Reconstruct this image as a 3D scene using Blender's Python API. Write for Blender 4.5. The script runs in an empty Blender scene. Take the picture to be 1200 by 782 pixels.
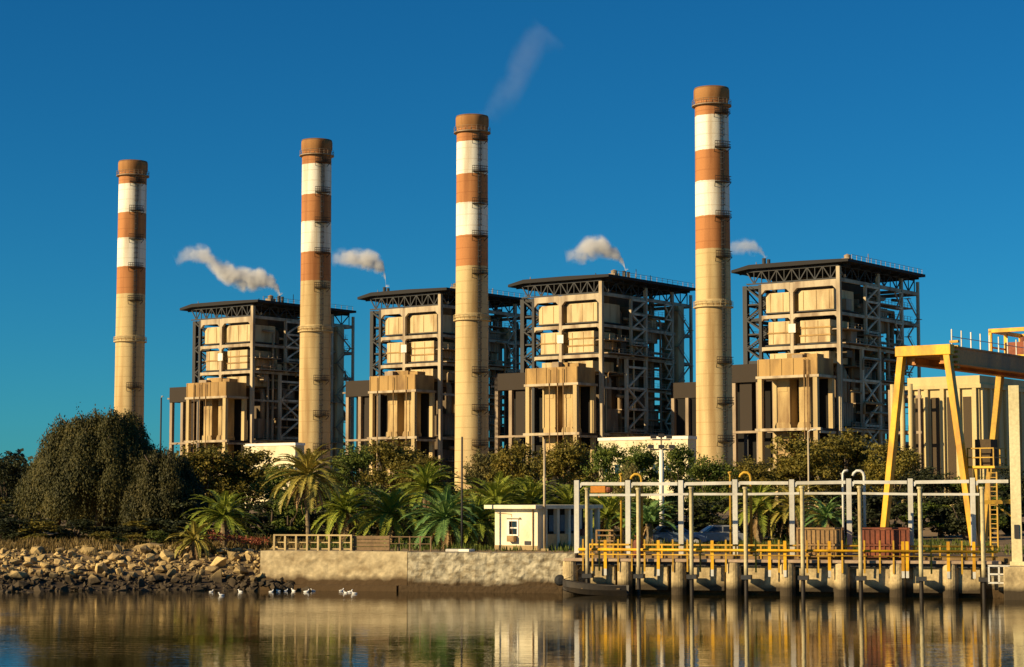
import bpy, math, random
from mathutils import Vector, Matrix, noise as mnoise

# ------------------------------------------------------------------ camera, sky, sun, exposure
scene = bpy.context.scene
COL = scene.collection
FPX, CX, CY, EYE, PITCH = 2300.0, 600.0, 391.0, 5.8, math.radians(4.82)
cam_data = bpy.data.cameras.new("camera")
cam = bpy.data.objects.new("camera", cam_data)
COL.objects.link(cam)
cam_data.sensor_width = 36.0
cam_data.lens = FPX / 1200.0 * 36.0
cam_data.clip_start = 0.5
cam_data.clip_end = 12000
cam.location = (0, 0, EYE)
cam.rotation_euler = (math.radians(90) + PITCH, 0, 0)
scene.camera = cam

SUN_EL, SUN_DIR = math.radians(23), Vector((-0.90, -0.436, 0)).normalized()
world = bpy.data.worlds.new("World")
scene.world = world
world.use_nodes = True
wn, wl = world.node_tree.nodes, world.node_tree.links
wn.clear()
w_out = wn.new("ShaderNodeOutputWorld")
w_bg = wn.new("ShaderNodeBackground")
w_sky = wn.new("ShaderNodeTexSky")
w_hs = wn.new("ShaderNodeHueSaturation")
w_sky.sky_type = 'NISHITA'
w_sky.sun_disc = False
w_sky.sun_elevation = SUN_EL
w_sky.sun_rotation = math.atan2(SUN_DIR.x, SUN_DIR.y)
w_sky.air_density = 1.0
w_sky.dust_density = 0.15
w_sky.ozone_density = 5.0
w_sky.altitude = 800
w_hs.inputs['Saturation'].default_value = 1.15
w_hs.inputs['Hue'].default_value = 0.495
w_hs.inputs['Value'].default_value = 1.0
w_bg.inputs['Strength'].default_value = 0.055
wl.new(w_sky.outputs[0], w_hs.inputs['Color'])
w_tint = wn.new("ShaderNodeMix"); w_tint.data_type = 'RGBA'; w_tint.blend_type = 'MULTIPLY'
w_tint.inputs['Factor'].default_value = 1.0
w_tint.inputs['B'].default_value = (.16, .73, .92, 1)
wl.new(w_hs.outputs[0], w_tint.inputs['A'])
wl.new(w_tint.outputs['Result'], w_bg.inputs['Color'])
wl.new(w_bg.outputs[0], w_out.inputs['Surface'])

sun_data = bpy.data.lights.new("sun", 'SUN')
sun_data.energy = 5.0
sun_data.angle = math.radians(0.5)
sun_data.color = (1.0, 0.78, 0.44)
sun = bpy.data.objects.new("sun", sun_data)
COL.objects.link(sun)
to_sun = Vector((SUN_DIR.x * math.cos(SUN_EL), SUN_DIR.y * math.cos(SUN_EL), math.sin(SUN_EL)))
sun.rotation_euler = to_sun.to_track_quat('Z', 'Y').to_euler()

scene.view_settings.view_transform = 'Standard'
scene.view_settings.look = 'None'
scene.view_settings.gamma = 1.0
scene.view_settings.use_curve_mapping = False
scene.view_settings.exposure = 0.6
scene.render.engine = 'CYCLES'
cy = scene.cycles
cy.max_bounces = 6
cy.diffuse_bounces = 3
cy.glossy_bounces = 3
cy.transmission_bounces = 4
cy.transparent_max_bounces = 6
cy.volume_bounces = 3
cy.volume_step_rate = 1.0
cy.use_denoising = True

# ------------------------------------------------------------------ helpers
def at(px, py, Y):
    """world point on the sight line of photo pixel (px, py) at depth Y"""
    c, s = math.cos(PITCH), math.sin(PITCH)
    a, b = (px - CX) / FPX, -(py - CY) / FPX
    k = Y / (c - b * s)
    return Vector((a * k, Y, EYE + k * (s + b * c)))

class MB:
    def __init__(self):
        self.v, self.f = [], []
    def quad(self, a, b, c, d):
        n = len(self.v); self.v += [a, b, c, d]; self.f.append((n, n+1, n+2, n+3))
    def tri(self, a, b, c):
        n = len(self.v); self.v += [a, b, c]; self.f.append((n, n+1, n+2))
    def box(self, x0, x1, y0, y1, z0, z1):
        n = len(self.v)
        self.v += [(x0,y0,z0),(x1,y0,z0),(x1,y1,z0),(x0,y1,z0),(x0,y0,z1),(x1,y0,z1),(x1,y1,z1),(x0,y1,z1)]
        self.f += [(n,n+3,n+2,n+1),(n+4,n+5,n+6,n+7),(n,n+1,n+5,n+4),(n+1,n+2,n+6,n+5),(n+2,n+3,n+7,n+6),(n+3,n,n+4,n+7)]
    def bar(self, p, q, w, h=None, up=(0,0,1)):
        p, q = Vector(p), Vector(q); h = h or w
        d = (q - p).normalized(); up = Vector(up)
        if abs(d.dot(up)) > .98: up = Vector((0,1,0))
        s = d.cross(up).normalized(); u = s.cross(d).normalized()
        n = len(self.v)
        for c in (p, q):
            for a, b in ((-1,-1),(1,-1),(1,1),(-1,1)):
                self.v.append(tuple(c + s*(a*w/2) + u*(b*h/2)))
        self.f += [(n,n+1,n+2,n+3),(n+7,n+6,n+5,n+4)]
        for i in range(4):
            j = (i+1) % 4
            self.f.append((n+i, n+4+i, n+4+j, n+j))
    def tube(self, pts, radii, n=8, caps=True):
        pts = [Vector(p) for p in pts]
        if not hasattr(radii, '__len__'): radii = [radii]*len(pts)
        base = len(self.v)
        ref = None
        for i, p in enumerate(pts):
            d = (pts[min(i+1, len(pts)-1)] - pts[max(i-1, 0)]).normalized()
            if ref is None:
                ref = Vector((1,0,0)) if abs(d.x) < .9 else Vector((0,1,0))
            s = (ref - d*ref.dot(d)).normalized(); ref = s
            t = d.cross(s)
            for k in range(n):
                a = 2*math.pi*k/n
                self.v.append(tuple(p + (s*math.cos(a) + t*math.sin(a))*radii[i]))
        for i in range(len(pts)-1):
            for k in range(n):
                a, b = base+i*n+k, base+i*n+(k+1)%n
                self.f.append((a, b, b+n, a+n))
        if caps:
            self.f.append(tuple(base+k for k in reversed(range(n))))
            e = base+(len(pts)-1)*n
            self.f.append(tuple(e+k for k in range(n)))
    def lathe(self, prof, n=32, c=(0,0)):
        base = len(self.v)
        for r, z in prof:
            for k in range(n):
                a = 2*math.pi*k/n
                self.v.append((c[0]+r*math.cos(a), c[1]+r*math.sin(a), z))
        for i in range(len(prof)-1):
            for k in range(n):
                a, b = base+i*n+k, base+i*n+(k+1)%n
                self.f.append((a, b, b+n, a+n))
        self.f.append(tuple(base+k for k in reversed(range(n))))
        e = base+(len(prof)-1)*n
        self.f.append(tuple(e+k for k in range(n)))
    def prism(self, poly, a0, a1, f):
        """poly of (p,q) extruded from a0 to a1; f(p,q,a) -> xyz"""
        n, m = len(self.v), len(poly)
        self.v += [f(p, q, a0) for p, q in poly] + [f(p, q, a1) for p, q in poly]
        self.f.append(tuple(n+i for i in reversed(range(m))))
        self.f.append(tuple(n+m+i for i in range(m)))
        for i in range(m):
            j = (i+1) % m
            self.f.append((n+i, n+j, n+m+j, n+m+i))
    def build(self, name, mat, parent=None, loc=None, smooth=False, bevel=0):
        me = bpy.data.meshes.new(name)
        me.from_pydata([tuple(v) for v in self.v], [], self.f)
        me.materials.append(mat)
        if smooth:
            me.polygons.foreach_set('use_smooth', [True]*len(me.polygons))
        me.update()
        o = bpy.data.objects.new(name, me)
        COL.objects.link(o)
        if parent is not None: o.parent = parent
        if loc is not None: o.location = loc
        if bevel:
            b = o.modifiers.new("bevel", 'BEVEL'); b.width = bevel; b.segments = 2; b.limit_method = 'ANGLE'
        return o

def tag(o, label=None, cat=None, group=None, kind=None):
    if label: o['label'] = label
    if cat: o['category'] = cat
    if group: o['group'] = group
    if kind: o['kind'] = kind
    return o

def empty(name, loc, rz=0, label=None, cat=None, group=None):
    o = bpy.data.objects.new(name, None)
    COL.objects.link(o)
    o.location = loc; o.rotation_euler = (0, 0, rz)
    o.empty_display_size = .5
    return tag(o, label, cat, group)

def copy_tree(o, parent=None):
    c = o.copy(); COL.objects.link(c)
    if parent is not None: c.parent = parent
    for ch in [x for x in KIDS.get(o.name, [])] or [x for x in o.children]:
        copy_tree(ch, c)
    return c
KIDS = {}

# ------------------------------------------------------------------ materials
def mat(name, base, rough=.7, stain=None, amt=.5, scale=.6, streak=1.0, fine=.18, bump=.0, metal=0.0, bumpscale=6.0, spec=.4, rnd=0.06, contrast=(.42,.68)):
    m = bpy.data.materials.new(name); m.use_nodes = True
    nt = m.node_tree; N, L = nt.nodes, nt.links
    b = N['Principled BSDF']
    b.inputs['Roughness'].default_value = rough
    b.inputs['Metallic'].default_value = metal
    b.inputs['Specular IOR Level'].default_value = spec
    tc = N.new('ShaderNodeTexCoord'); oi = N.new('ShaderNodeObjectInfo')
    off = N.new('ShaderNodeVectorMath'); off.operation = 'SCALE'; off.inputs[0].default_value = (37, 53, 29)
    L.new(oi.outputs['Random'], off.inputs['Scale'])
    add = N.new('ShaderNodeVectorMath'); add.operation = 'ADD'
    L.new(tc.outputs['Object'], add.inputs[0]); L.new(off.outputs[0], add.inputs[1])
    mp = N.new('ShaderNodeMapping'); mp.inputs['Scale'].default_value = (1, 1, streak)
    L.new(add.outputs[0], mp.inputs['Vector'])
    n1 = N.new('ShaderNodeTexNoise'); n1.inputs['Scale'].default_value = scale; n1.inputs['Detail'].default_value = 6
    L.new(mp.outputs[0], n1.inputs['Vector'])
    rp = N.new('ShaderNodeMapRange'); rp.inputs['From Min'].default_value = contrast[0]; rp.inputs['From Max'].default_value = contrast[1]
    rp.inputs['To Max'].default_value = amt
    L.new(n1.outputs['Fac'], rp.inputs['Value'])
    mx = N.new('ShaderNodeMix'); mx.data_type = 'RGBA'
    st = stain or tuple(c*.35 for c in base)
    mx.inputs['A'].default_value = (*base, 1); mx.inputs['B'].default_value = (*st, 1)
    L.new(rp.outputs[0], mx.inputs['Factor'])
    n2 = N.new('ShaderNodeTexNoise'); n2.inputs['Scale'].default_value = bumpscale; n2.inputs['Detail'].default_value = 8
    L.new(add.outputs[0], n2.inputs['Vector'])
    hs = N.new('ShaderNodeHueSaturation')
    mr = N.new('ShaderNodeMapRange'); mr.inputs['To Min'].default_value = 1-fine; mr.inputs['To Max'].default_value = 1+fine
    mr.inputs['From Min'].default_value = .25; mr.inputs['From Max'].default_value = .75
    L.new(n2.outputs['Fac'], mr.inputs['Value'])
    rr = N.new('ShaderNodeMapRange'); rr.inputs['To Min'].default_value = 1-rnd; rr.inputs['To Max'].default_value = 1+rnd
    L.new(oi.outputs['Random'], rr.inputs['Value'])
    mu = N.new('ShaderNodeMath'); mu.operation = 'MULTIPLY'
    L.new(mr.outputs[0], mu.inputs[0]); L.new(rr.outputs[0], mu.inputs[1])
    L.new(mu.outputs[0], hs.inputs['Value']); L.new(mx.outputs['Result'], hs.inputs['Color'])
    L.new(hs.outputs[0], b.inputs['Base Color'])
    if bump:
        bp = N.new('ShaderNodeBump'); bp.inputs['Strength'].default_value = 1; bp.inputs['Distance'].default_value = bump
        L.new(n2.outputs['Fac'], bp.inputs['Height']); L.new(bp.outputs[0], b.inputs['Normal'])
    m['hs'] = hs.name; m['mx'] = mx.name
    return m

def tide(m, z0, z1, colour, wob=.5):
    """a weed and water stain that covers everything below a wobbly level"""
    nt = m.node_tree; N, L = nt.nodes, nt.links
    g = N.new('ShaderNodeNewGeometry'); sx = N.new('ShaderNodeSeparateXYZ')
    L.new(g.outputs['Position'], sx.inputs[0])
    n = N.new('ShaderNodeTexNoise'); n.inputs['Scale'].default_value = .9; n.inputs['Detail'].default_value = 5
    L.new(g.outputs['Position'], n.inputs['Vector'])
    ma = N.new('ShaderNodeMath'); ma.operation = 'MULTIPLY_ADD'; ma.inputs[1].default_value = wob*2; 
    L.new(n.outputs['Fac'], ma.inputs[0]); L.new(sx.outputs['Z'], ma.inputs[2])
    mr = N.new('ShaderNodeMapRange'); mr.inputs['From Min'].default_value = z0+wob; mr.inputs['From Max'].default_value = z1+wob
    mr.inputs['To Min'].default_value = 1; mr.inputs['To Max'].default_value = 0
    L.new(ma.outputs[0], mr.inputs['Value'])
    mx = N.new('ShaderNodeMix'); mx.data_type = 'RGBA'; mx.inputs['B'].default_value = (*colour, 1)
    hs = N[m['hs']]; b = N['Principled BSDF']
    L.new(hs.outputs[0], mx.inputs['A']); L.new(mr.outputs[0], mx.inputs['Factor'])
    L.new(mx.outputs['Result'], b.inputs['Base Color'])
    return m

def leaf_mat(name, cols, trans=.25, rough=.65):
    m = bpy.data.materials.new(name); m.use_nodes = True
    nt = m.node_tree; N, L = nt.nodes, nt.links
    b = N['Principled BSDF']; out = N['Material Output']
    b.inputs['Roughness'].default_value = rough; b.inputs['Specular IOR Level'].default_value = .25
    g = N.new('ShaderNodeNewGeometry'); oi = N.new('ShaderNodeObjectInfo')
    n = N.new('ShaderNodeTexNoise'); n.inputs['Scale'].default_value = .7; n.inputs['Detail'].default_value = 2
    L.new(g.outputs['Position'], n.inputs['Vector'])
    a = N.new('ShaderNodeMath'); a.operation = 'MULTIPLY_ADD'; a.inputs[1].default_value = .45
    L.new(g.outputs['Random Per Island'], a.inputs[0])
    s = N.new('ShaderNodeMapRange'); s.inputs['From Min'].default_value = .3; s.inputs['From Max'].default_value = .7; s.inputs['To Max'].default_value = .55
    L.new(n.outputs['Fac'], s.inputs['Value']); L.new(s.outputs[0], a.inputs[2])
    r = N.new('ShaderNodeValToRGB')
    el = r.color_ramp.elements
    while len(el) < len(cols): el.new(.5)
    for i, c in enumerate(cols):
        el[i].position = i/(len(cols)-1); el[i].color = (*c, 1)
    L.new(a.outputs[0], r.inputs[0])
    hs = N.new('ShaderNodeHueSaturation')
    rr = N.new('ShaderNodeMapRange'); rr.inputs['To Min'].default_value = .82; rr.inputs['To Max'].default_value = 1.18
    L.new(oi.outputs['Random'], rr.inputs['Value']); L.new(rr.outputs[0], hs.inputs['Value'])
    L.new(r.outputs[0], hs.inputs['Color']); L.new(hs.outputs[0], b.inputs['Base Color'])
    t = N.new('ShaderNodeBsdfTranslucent'); L.new(hs.outputs[0], t.inputs['Color'])
    mx = N.new('ShaderNodeMixShader'); mx.inputs[0].default_value = trans
    L.new(b.outputs[0], mx.inputs[1]); L.new(t.outputs[0], mx.inputs[2]); L.new(mx.outputs[0], out.inputs['Surface'])
    return m

M = {}
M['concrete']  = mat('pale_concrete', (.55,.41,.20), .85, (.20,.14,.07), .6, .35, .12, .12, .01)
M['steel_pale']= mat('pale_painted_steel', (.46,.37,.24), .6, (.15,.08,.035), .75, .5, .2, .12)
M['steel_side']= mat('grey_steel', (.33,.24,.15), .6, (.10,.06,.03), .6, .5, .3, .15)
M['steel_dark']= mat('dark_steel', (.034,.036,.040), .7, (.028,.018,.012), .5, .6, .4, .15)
M['landing_steel']= mat('shade_dark_landing', (.05,.03,.016), .8, (.02,.012,.008), .6, .8)  # darkened so the landings carry their own cast shadow in the colour
M['steel_pale_lit']= mat('lit_pale_painted_steel', (.66,.55,.38), .6, (.20,.11,.05), .75, .5, .2, .14)  # brighter copy of pale steel, light on the side members put into colour
M['shaft']     = mat('weathered_duct', (.48,.34,.15), .8, (.17,.09,.035), .85, .45, .22, .14, contrast=(.42,.68))
M['casing']    = mat('cream_casing', (.58,.45,.24), .7, (.22,.12,.045), .8, .5, .22, .10, contrast=(.46,.72))
M['boiler']    = mat('boiler_lagging', (.13,.09,.05), .75, (.035,.025,.018), .7, .3, .4, .2)
M['annex']     = mat('annex_panel', (.42,.26,.09), .8, (.12,.06,.025), .8, .3, .3, .12)
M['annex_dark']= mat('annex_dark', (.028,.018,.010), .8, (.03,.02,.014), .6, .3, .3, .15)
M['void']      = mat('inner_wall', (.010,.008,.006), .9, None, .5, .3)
M['roof']      = mat('roof_sheet', (.018,.017,.018), .85, (.02,.017,.015), .5, .3)
M['pipe']      = mat('lagged_pipe', (.38,.27,.15), .55, (.12,.07,.035), .6, .6, .4, .15)
M['white']     = mat('white_paint', (.80,.76,.66), .6, (.45,.36,.24), .35, .4, .3, .06)
M['cream_wall']= mat('cream_wall', (.74,.64,.42), .85, (.42,.30,.15), .55, .5, .25, .1)
M['yellow']    = mat('yellow_paint', (.76,.41,.008), .5, (.33,.14,.012), .75, 1.1, .4, .12)
M['yellow_dull']=mat('worn_yellow_paint', (.52,.30,.02), .6, (.20,.10,.02), .7, .9, .5, .2)
M['girder']    = mat('orange_shade_paint', (.58,.21,.02), .55, (.15,.06,.015), .7, .5, .5, .2)  # orange paint browned with the girder's shade; the small hoist shares it
M['silver']    = mat('galvanised_steel', (.62,.60,.54), .5, (.33,.28,.20), .5, .7, .3, .1)
M['rust']      = mat('rust_red_paint', (.23,.065,.03), .75, (.10,.035,.02), .7, 1.2, .7, .25)
M['rust_tan']  = mat('rusty_tan_paint', (.33,.20,.08), .75, (.13,.06,.025), .7, 1.2, .7, .25)
M['wood']      = mat('weathered_wood', (.22,.14,.07), .85, (.08,.05,.025), .6, 1.5, .3, .2)
M['bark']      = mat('bark', (.10,.07,.045), .9, (.04,.028,.018), .6, 2, .4, .25, .02)
M['palm_bark'] = mat('palm_bark', (.22,.16,.09), .9, (.08,.055,.03), .7, 4, 2.5, .25, .02)
M['black']     = mat('black_rubber', (.02,.02,.02), .7)
M['hull']      = mat('tarred_hull', (.025,.02,.016), .6, (.05,.035,.02), .5, 1.5)
M['glass']     = mat('dark_glass', (.02,.025,.03), .08, None, .2, spec=.8)
M['quay']      = tide(mat('quay_concrete', (.54,.43,.25), .85, (.22,.15,.07), .75, 1.0, 1.8, .26, .03, bumpscale=3.5), .62, 1.0, (.075,.042,.014), .45)
M['quay_rough']= tide(mat('quay_old_concrete', (.43,.375,.26), .9, (.15,.11,.055), .85, 1.6, 2.2, .38, .10, bumpscale=3), .45, .9, (.065,.038,.014), .45)
M['rock']      = tide(mat('bank_rock', (.50,.355,.15), .9, (.20,.13,.06), .7, 1.1, 1, .3, .04, bumpscale=5, rnd=.28), .65, 1.2, (.055,.038,.020), .5)
M['pile']      = tide(mat('steel_pile', (.52,.44,.24), .6, (.22,.14,.06), .6, .8, .4, .2), 1.0, 1.8, (.02,.014,.009), .3)
M['buttress']  = tide(mat('buttress_concrete', (.52,.40,.21), .9, (.17,.12,.06), .7, 1.2, .5, .25, .03), .45, .9, (.05,.035,.018), .3)
M['dirt']      = mat('dry_ground', (.23,.15,.07), .95, (.06,.045,.02), .8, .12, 1, .3, .05, bumpscale=1.5)
M['bird']      = mat('white_plumage', (.80,.78,.74), .8, (.5,.48,.45), .3, 8)
M['beak']      = mat('beak', (.45,.22,.03), .6)
M['car_blue']  = mat('pale_blue_car_paint', (.16,.22,.30), .4)
M['car_white'] = mat('grey_car_paint', (.30,.31,.30), .4)
M['hall']      = mat('hall_cladding', (.56,.44,.20), .75, (.30,.21,.09), .6, .3, .15, .12)
M['hall_dark'] = mat('recess_shade_and_cab', (.07,.045,.02), .85, (.05,.035,.02), .6, .3, .15)  # dark brown holding the shade of the hall's recesses, also the crane cab

# painted bands of the chimneys, by height up the shaft
def band_mat():
    m = mat('banded_chimney', (.54,.43,.26), .85, (.30,.21,.11), .85, .45, .07, .12, .02, contrast=(.44,.70))
    nt = m.node_tree; N, L = nt.nodes, nt.links
    tc = N.new('ShaderNodeTexCoord'); sx = N.new('ShaderNodeSeparateXYZ'); L.new(tc.outputs['Object'], sx.inputs[0])
    nz = N.new('ShaderNodeTexNoise'); nz.inputs['Scale'].default_value = 1.2
    L.new(tc.outputs['Object'], nz.inputs['Vector'])
    az = N.new('ShaderNodeMath'); az.operation = 'MULTIPLY_ADD'; az.inputs[1].default_value = .25
    L.new(nz.outputs['Fac'], az.inputs[0]); L.new(sx.outputs['Z'], az.inputs[2])
    dv = N.new('ShaderNodeMath'); dv.operation = 'DIVIDE'; dv.inputs[1].default_value = 100
    L.new(az.outputs[0], dv.inputs[0])
    r = N.new('ShaderNodeValToRGB'); r.color_ramp.interpolation = 'CONSTANT'
    conc, org, wht = (.56,.415,.20), (.43,.18,.06), (.82,.77,.64)
    el = r.color_ramp.elements
    stops = [(0,conc),(.5145,org),(.5785,wht),(.649,org),(.711,wht),(.7815,org),(.813,(.34,.16,.05)),(.836,(.21,.11,.045))]
    while len(el) < len(stops): el.new(.99)
    for i,(p,c) in enumerate(stops): el[i].position = p; el[i].color = (*c,1)
    L.new(dv.outputs[0], r.inputs[0])
    # pour lines of the concrete, every 2.4 m
    wv = N.new('ShaderNodeMath'); wv.operation = 'FRACT'; wd = N.new('ShaderNodeMath'); wd.operation = 'DIVIDE'; wd.inputs[1].default_value = 2.4
    L.new(sx.outputs['Z'], wd.inputs[0]); L.new(wd.outputs[0], wv.inputs[0])
    lt = N.new('ShaderNodeMath'); lt.operation = 'LESS_THAN'; lt.inputs[1].default_value = .07; L.new(wv.outputs[0], lt.inputs[0])
    pm_ = N.new('ShaderNodeMix'); pm_.data_type = 'RGBA'; pm_.blend_type = 'MULTIPLY'
    sc_ = N.new('ShaderNodeMath'); sc_.operation = 'MULTIPLY'; sc_.inputs[1].default_value = .45; L.new(lt.outputs[0], sc_.inputs[0])
    L.new(sc_.outputs[0], pm_.inputs['Factor']); pm_.inputs['B'].default_value = (.55,.45,.35,1)
    # soot and rain streaks keep each band's own hue
    L.new(r.outputs[0], pm_.inputs['A']); L.new(pm_.outputs['Result'], N[m['mx']].inputs['A'])
    mu = N.new('ShaderNodeMix'); mu.data_type = 'RGBA'; mu.blend_type = 'MULTIPLY'; mu.inputs['Factor'].default_value = 1
    L.new(r.outputs[0], mu.inputs['A']); mu.inputs['B'].default_value = (.50,.40,.30,1)
    L.new(mu.outputs['Result'], N[m['mx']].inputs['B'])
    return m
M['chimney'] = band_mat()

L_ = {}
L_['willow']  = leaf_mat('willow_leaf', [(.024,.027,.007),(.060,.056,.013),(.125,.098,.024)], .25)
L_['olive']   = leaf_mat('olive_leaf', [(0.059,0.059,0.011),(0.147,0.122,0.019),(0.275,0.196,0.029)], .25)
L_['green']   = leaf_mat('green_leaf', [(0.037,0.062,0.010),(0.084,0.116,0.017),(0.178,0.187,0.026)], .25)
L_['dark']    = leaf_mat('dark_leaf', [(0.012,0.017,0.006),(0.026,0.032,0.010),(0.054,0.054,0.014)], .15)
L_['pale']    = leaf_mat('pale_leaf', [(0.078,0.085,0.023),(0.182,0.156,0.046),(0.338,0.260,0.091)], .25)
L_['palm']    = leaf_mat('palm_leaf', [(0.114,0.162,0.021),(0.229,0.270,0.035),(0.425,0.405,0.060)], .2, .5)
L_['palm_blue']=leaf_mat('palm_leaf_blue', [(0.066,0.143,0.042),(0.131,0.237,0.067),(0.261,0.333,0.095)], .2, .5)
L_['palm_gold']=leaf_mat('palm_leaf_gold', [(0.169,0.179,0.034),(0.338,0.281,0.056),(0.525,0.394,0.094)], .2, .5)
L_['dead']    = leaf_mat('dead_frond', [(0.158,0.099,0.040),(0.290,0.185,0.079),(0.422,0.277,0.132)], .15)
L_['grass']   = leaf_mat('dry_grass', [(0.084,0.066,0.018),(0.180,0.120,0.036),(0.300,0.204,0.072)], .2)
L_['flower']  = leaf_mat('red_leaf', [(.12,.03,.015),(.24,.06,.03),(.32,.12,.06)], .2)

# ------------------------------------------------------------------ ground and water
SH = [(-3000,150),(-60,126),(-40,124.5),(-33,124),(-24,126.2),(-15.5,127),(3.8,122.5),(30,116),(60,109),(3000,60)]
def shore(x):
    for (x0,y0),(x1,y1) in zip(SH, SH[1:]):
        if x <= x1: return y0+(y1-y0)*(x-x0)/(x1-x0)
    return SH[-1][1]
def sst(a, b, t):
    t = max(0, min(1, (t-a)/(b-a))); return t*t*(3-2*t)
def gh(x, y):
    d = y - shore(x)
    if d < -8: return -2.0
    land = 2.40 + 1.6*sst(20, 110, d)
    bank = -1.0 + 3.2*max(0, min(1, (d+3)/11.5)) if d < 8.5 else 2.25
    if x < -33: bank = min(bank, -1.0+ .8*sst(-8,-2,d) + .75*sst(-2,2,d)+ 1.75*sst(2,8.5,d))
    bank = max(-2, bank)
    bank = bank + .15*sst(8.5,14,d) + 1.6*sst(20,110,d) if d > 8.5 else bank
    quay = -2.0 if d < .35 else (2.0 if d < .6 else land)
    w = sst(-16.6, -15.9, x)
    z = bank*(1-w) + quay*w
    if d > 9: z += .12*mnoise.noise((x*.15, y*.15, 0))
    return z
xs = sorted(set([-3000,-1500,-800,-400,-250,-160,-120,-90] + [-80+i*.8 for i in range(0,180)] + [70,90,120,160,250,400,800,1500,3000]))
ds = [-60,-20,-9,-6,-4,-3,-2.2,-1.5,-1,-.5,0,.34,.36,.59,.61,1.2,2,2.8,3.6,4.5,5.5,6.5,7.5,8.5,10,12,15,20,28,40,55,75,95,115,140,180,240,330,450,650,1000,1800,3500]
g = MB()
for d in ds:
    for x in xs:
        y = shore(x)+d
        g.v.append((x, y, gh(x, y)))
nx = len(xs)
for i in range(len(ds)-1):
    for j in range(nx-1):
        a = i*nx+j
        g.f.append((a, a+1, a+nx+1, a+nx))
tag(g.build('ground', M['dirt']), 'dry brown ground of the bank behind the quay', 'ground', kind='structure')
tide(M['dirt'], .5, 1.1, (.04,.025,.012), .2)

w = MB()
w.quad((-3000,-60,0),(3000,-60,0),(3000,152,0),(-3000,152,0))
wm = bpy.data.materials.new('harbour_water'); wm.use_nodes = True
N, L = wm.node_tree.nodes, wm.node_tree.links
b = N['Principled BSDF']
b.inputs['Base Color'].default_value = (.018,.014,.004,1); b.inputs['Roughness'].default_value = .02; b.inputs['IOR'].default_value = 1.33
geo = N.new('ShaderNodeNewGeometry')
def wave(sx, sy, detail, rot=0):
    mp = N.new('ShaderNodeMapping'); mp.inputs['Scale'].default_value = (sx, sy, 1); mp.inputs['Rotation'].default_value = (0,0,rot)
    n = N.new('ShaderNodeTexNoise'); n.inputs['Scale'].default_value = 1; n.inputs['Detail'].default_value = detail
    L.new(geo.outputs['Position'], mp.inputs['Vector']); L.new(mp.outputs[0], n.inputs['Vector'])
    return n
n1 = wave(.7, 2.6, 4, .06); n2 = wave(.05, .16, 2, -.12); n3 = wave(.03,.09,2,.2)
mr = N.new('ShaderNodeMapRange'); mr.inputs['From Min'].default_value = .38; mr.inputs['From Max'].default_value = .66; mr.inputs['To Min'].default_value = .45; mr.inputs['To Max'].default_value = 1.25
L.new(n3.outputs['Fac'], mr.inputs['Value'])
mm = N.new('ShaderNodeMath'); mm.operation = 'MULTIPLY'
L.new(n1.outputs['Fac'], mm.inputs[0]); L.new(mr.outputs[0], mm.inputs[1])
m2 = N.new('ShaderNodeMath'); m2.operation = 'MULTIPLY_ADD'; m2.inputs[1].default_value = .5
L.new(n2.outputs['Fac'], m2.inputs[0]); L.new(mm.outputs[0], m2.inputs[2])
bp = N.new('ShaderNodeBump'); bp.inputs['Strength'].default_value = 1.0; bp.inputs['Distance'].default_value = .011
L.new(m2.outputs[0], bp.inputs['Height']); L.new(bp.outputs[0], b.inputs['Normal'])
tag(w.build('water', wm), 'calm dark harbour water reflecting the bank', 'water', kind='structure')

# ------------------------------------------------------------------ quay wall, pier
def seg_wall(name, p, q, thick, z0, z1, m, parent=None, n=24, rough=.0, seed=1):
    """a wall from p to q (front face line), thick backwards, gently uneven"""
    p, q = Vector((*p,0)), Vector((*q,0)); d = (q-p); ln = d.length; d.normalize(); bk = Vector((-d.y, d.x, 0))
    mb = MB(); rows = 18
    for i in range(n+1):
        for j in range(rows+1):
            z = z0+(z1-z0)*j/rows
            c = p + d*(ln*i/n)
            o = rough*(.6*mnoise.noise((i*1.9+seed*9, z*2.6, seed))+.5*mnoise.noise((i*.37, z*.9, seed+4)))
            mb.v.append((c.x+bk.x*o, c.y+bk.y*o, z + (rough*.5*mnoise.noise((i*.8, seed, 3)) if j == rows else 0)))
    for i in range(n):
        for j in range(rows):
            a = i*(rows+1)+j; mb.f.append((a, a+rows+1, a+rows+2, a+1))
    top = len(mb.v)
    for i in range(n+1):
        c = p + d*(ln*i/n) + bk*thick
        zt = mb.v[i*(rows+1)+rows][2]
        mb.v += [(c.x, c.y, zt), (c.x, c.y, z0)]
    for i in range(n):
        a = i*(rows+1)+rows; b2 = (i+1)*(rows+1)+rows
        mb.f.append((a, b2, top+2*(i+1), top+2*i))
        mb.f.append((top+2*i, top+2*(i+1), top+2*(i+1)+1, top+2*i+1))
    mb.f.append(tuple([j for j in range(rows+1)] + [top, top+1]))
    e = n*(rows+1)
    mb.f.append(tuple([e+j for j in reversed(range(rows+1))] + [top+2*n+1, top+2*n]))
    return mb.build(name, m, parent)
Q0, Q1, Q2 = Vector((-16.2,127.15)), Vector((-6.6,124.92)), Vector((3.8,122.5))
QE = Vector((33.5,115.2))
qw = seg_wall('quay_wall', (-16.2,127.15), (-6.64,124.93), 1.2, -2, 2.48, M['quay'], None, 30, .05, 1)
tag(qw, 'smooth pale concrete quay wall with brown tide stain behind the boulders', 'wall')
mb = MB(); mb.box(0,9.1,-.6,0,-2,.36); 
led = mb.build('ledge', M['quay'], qw); led.location = (-16.0,127.05,0); led.rotation_euler = (0,0,math.atan2(-2.22,9.56)); 
qw2 = seg_wall('quay_wall', (-6.6,124.85), (3.9,122.42), 1.3, -2, 2.44, M['quay_rough'], None, 44, .10, 5)
tag(qw2, 'rough old concrete quay wall in front of the white hut', 'wall')
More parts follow.
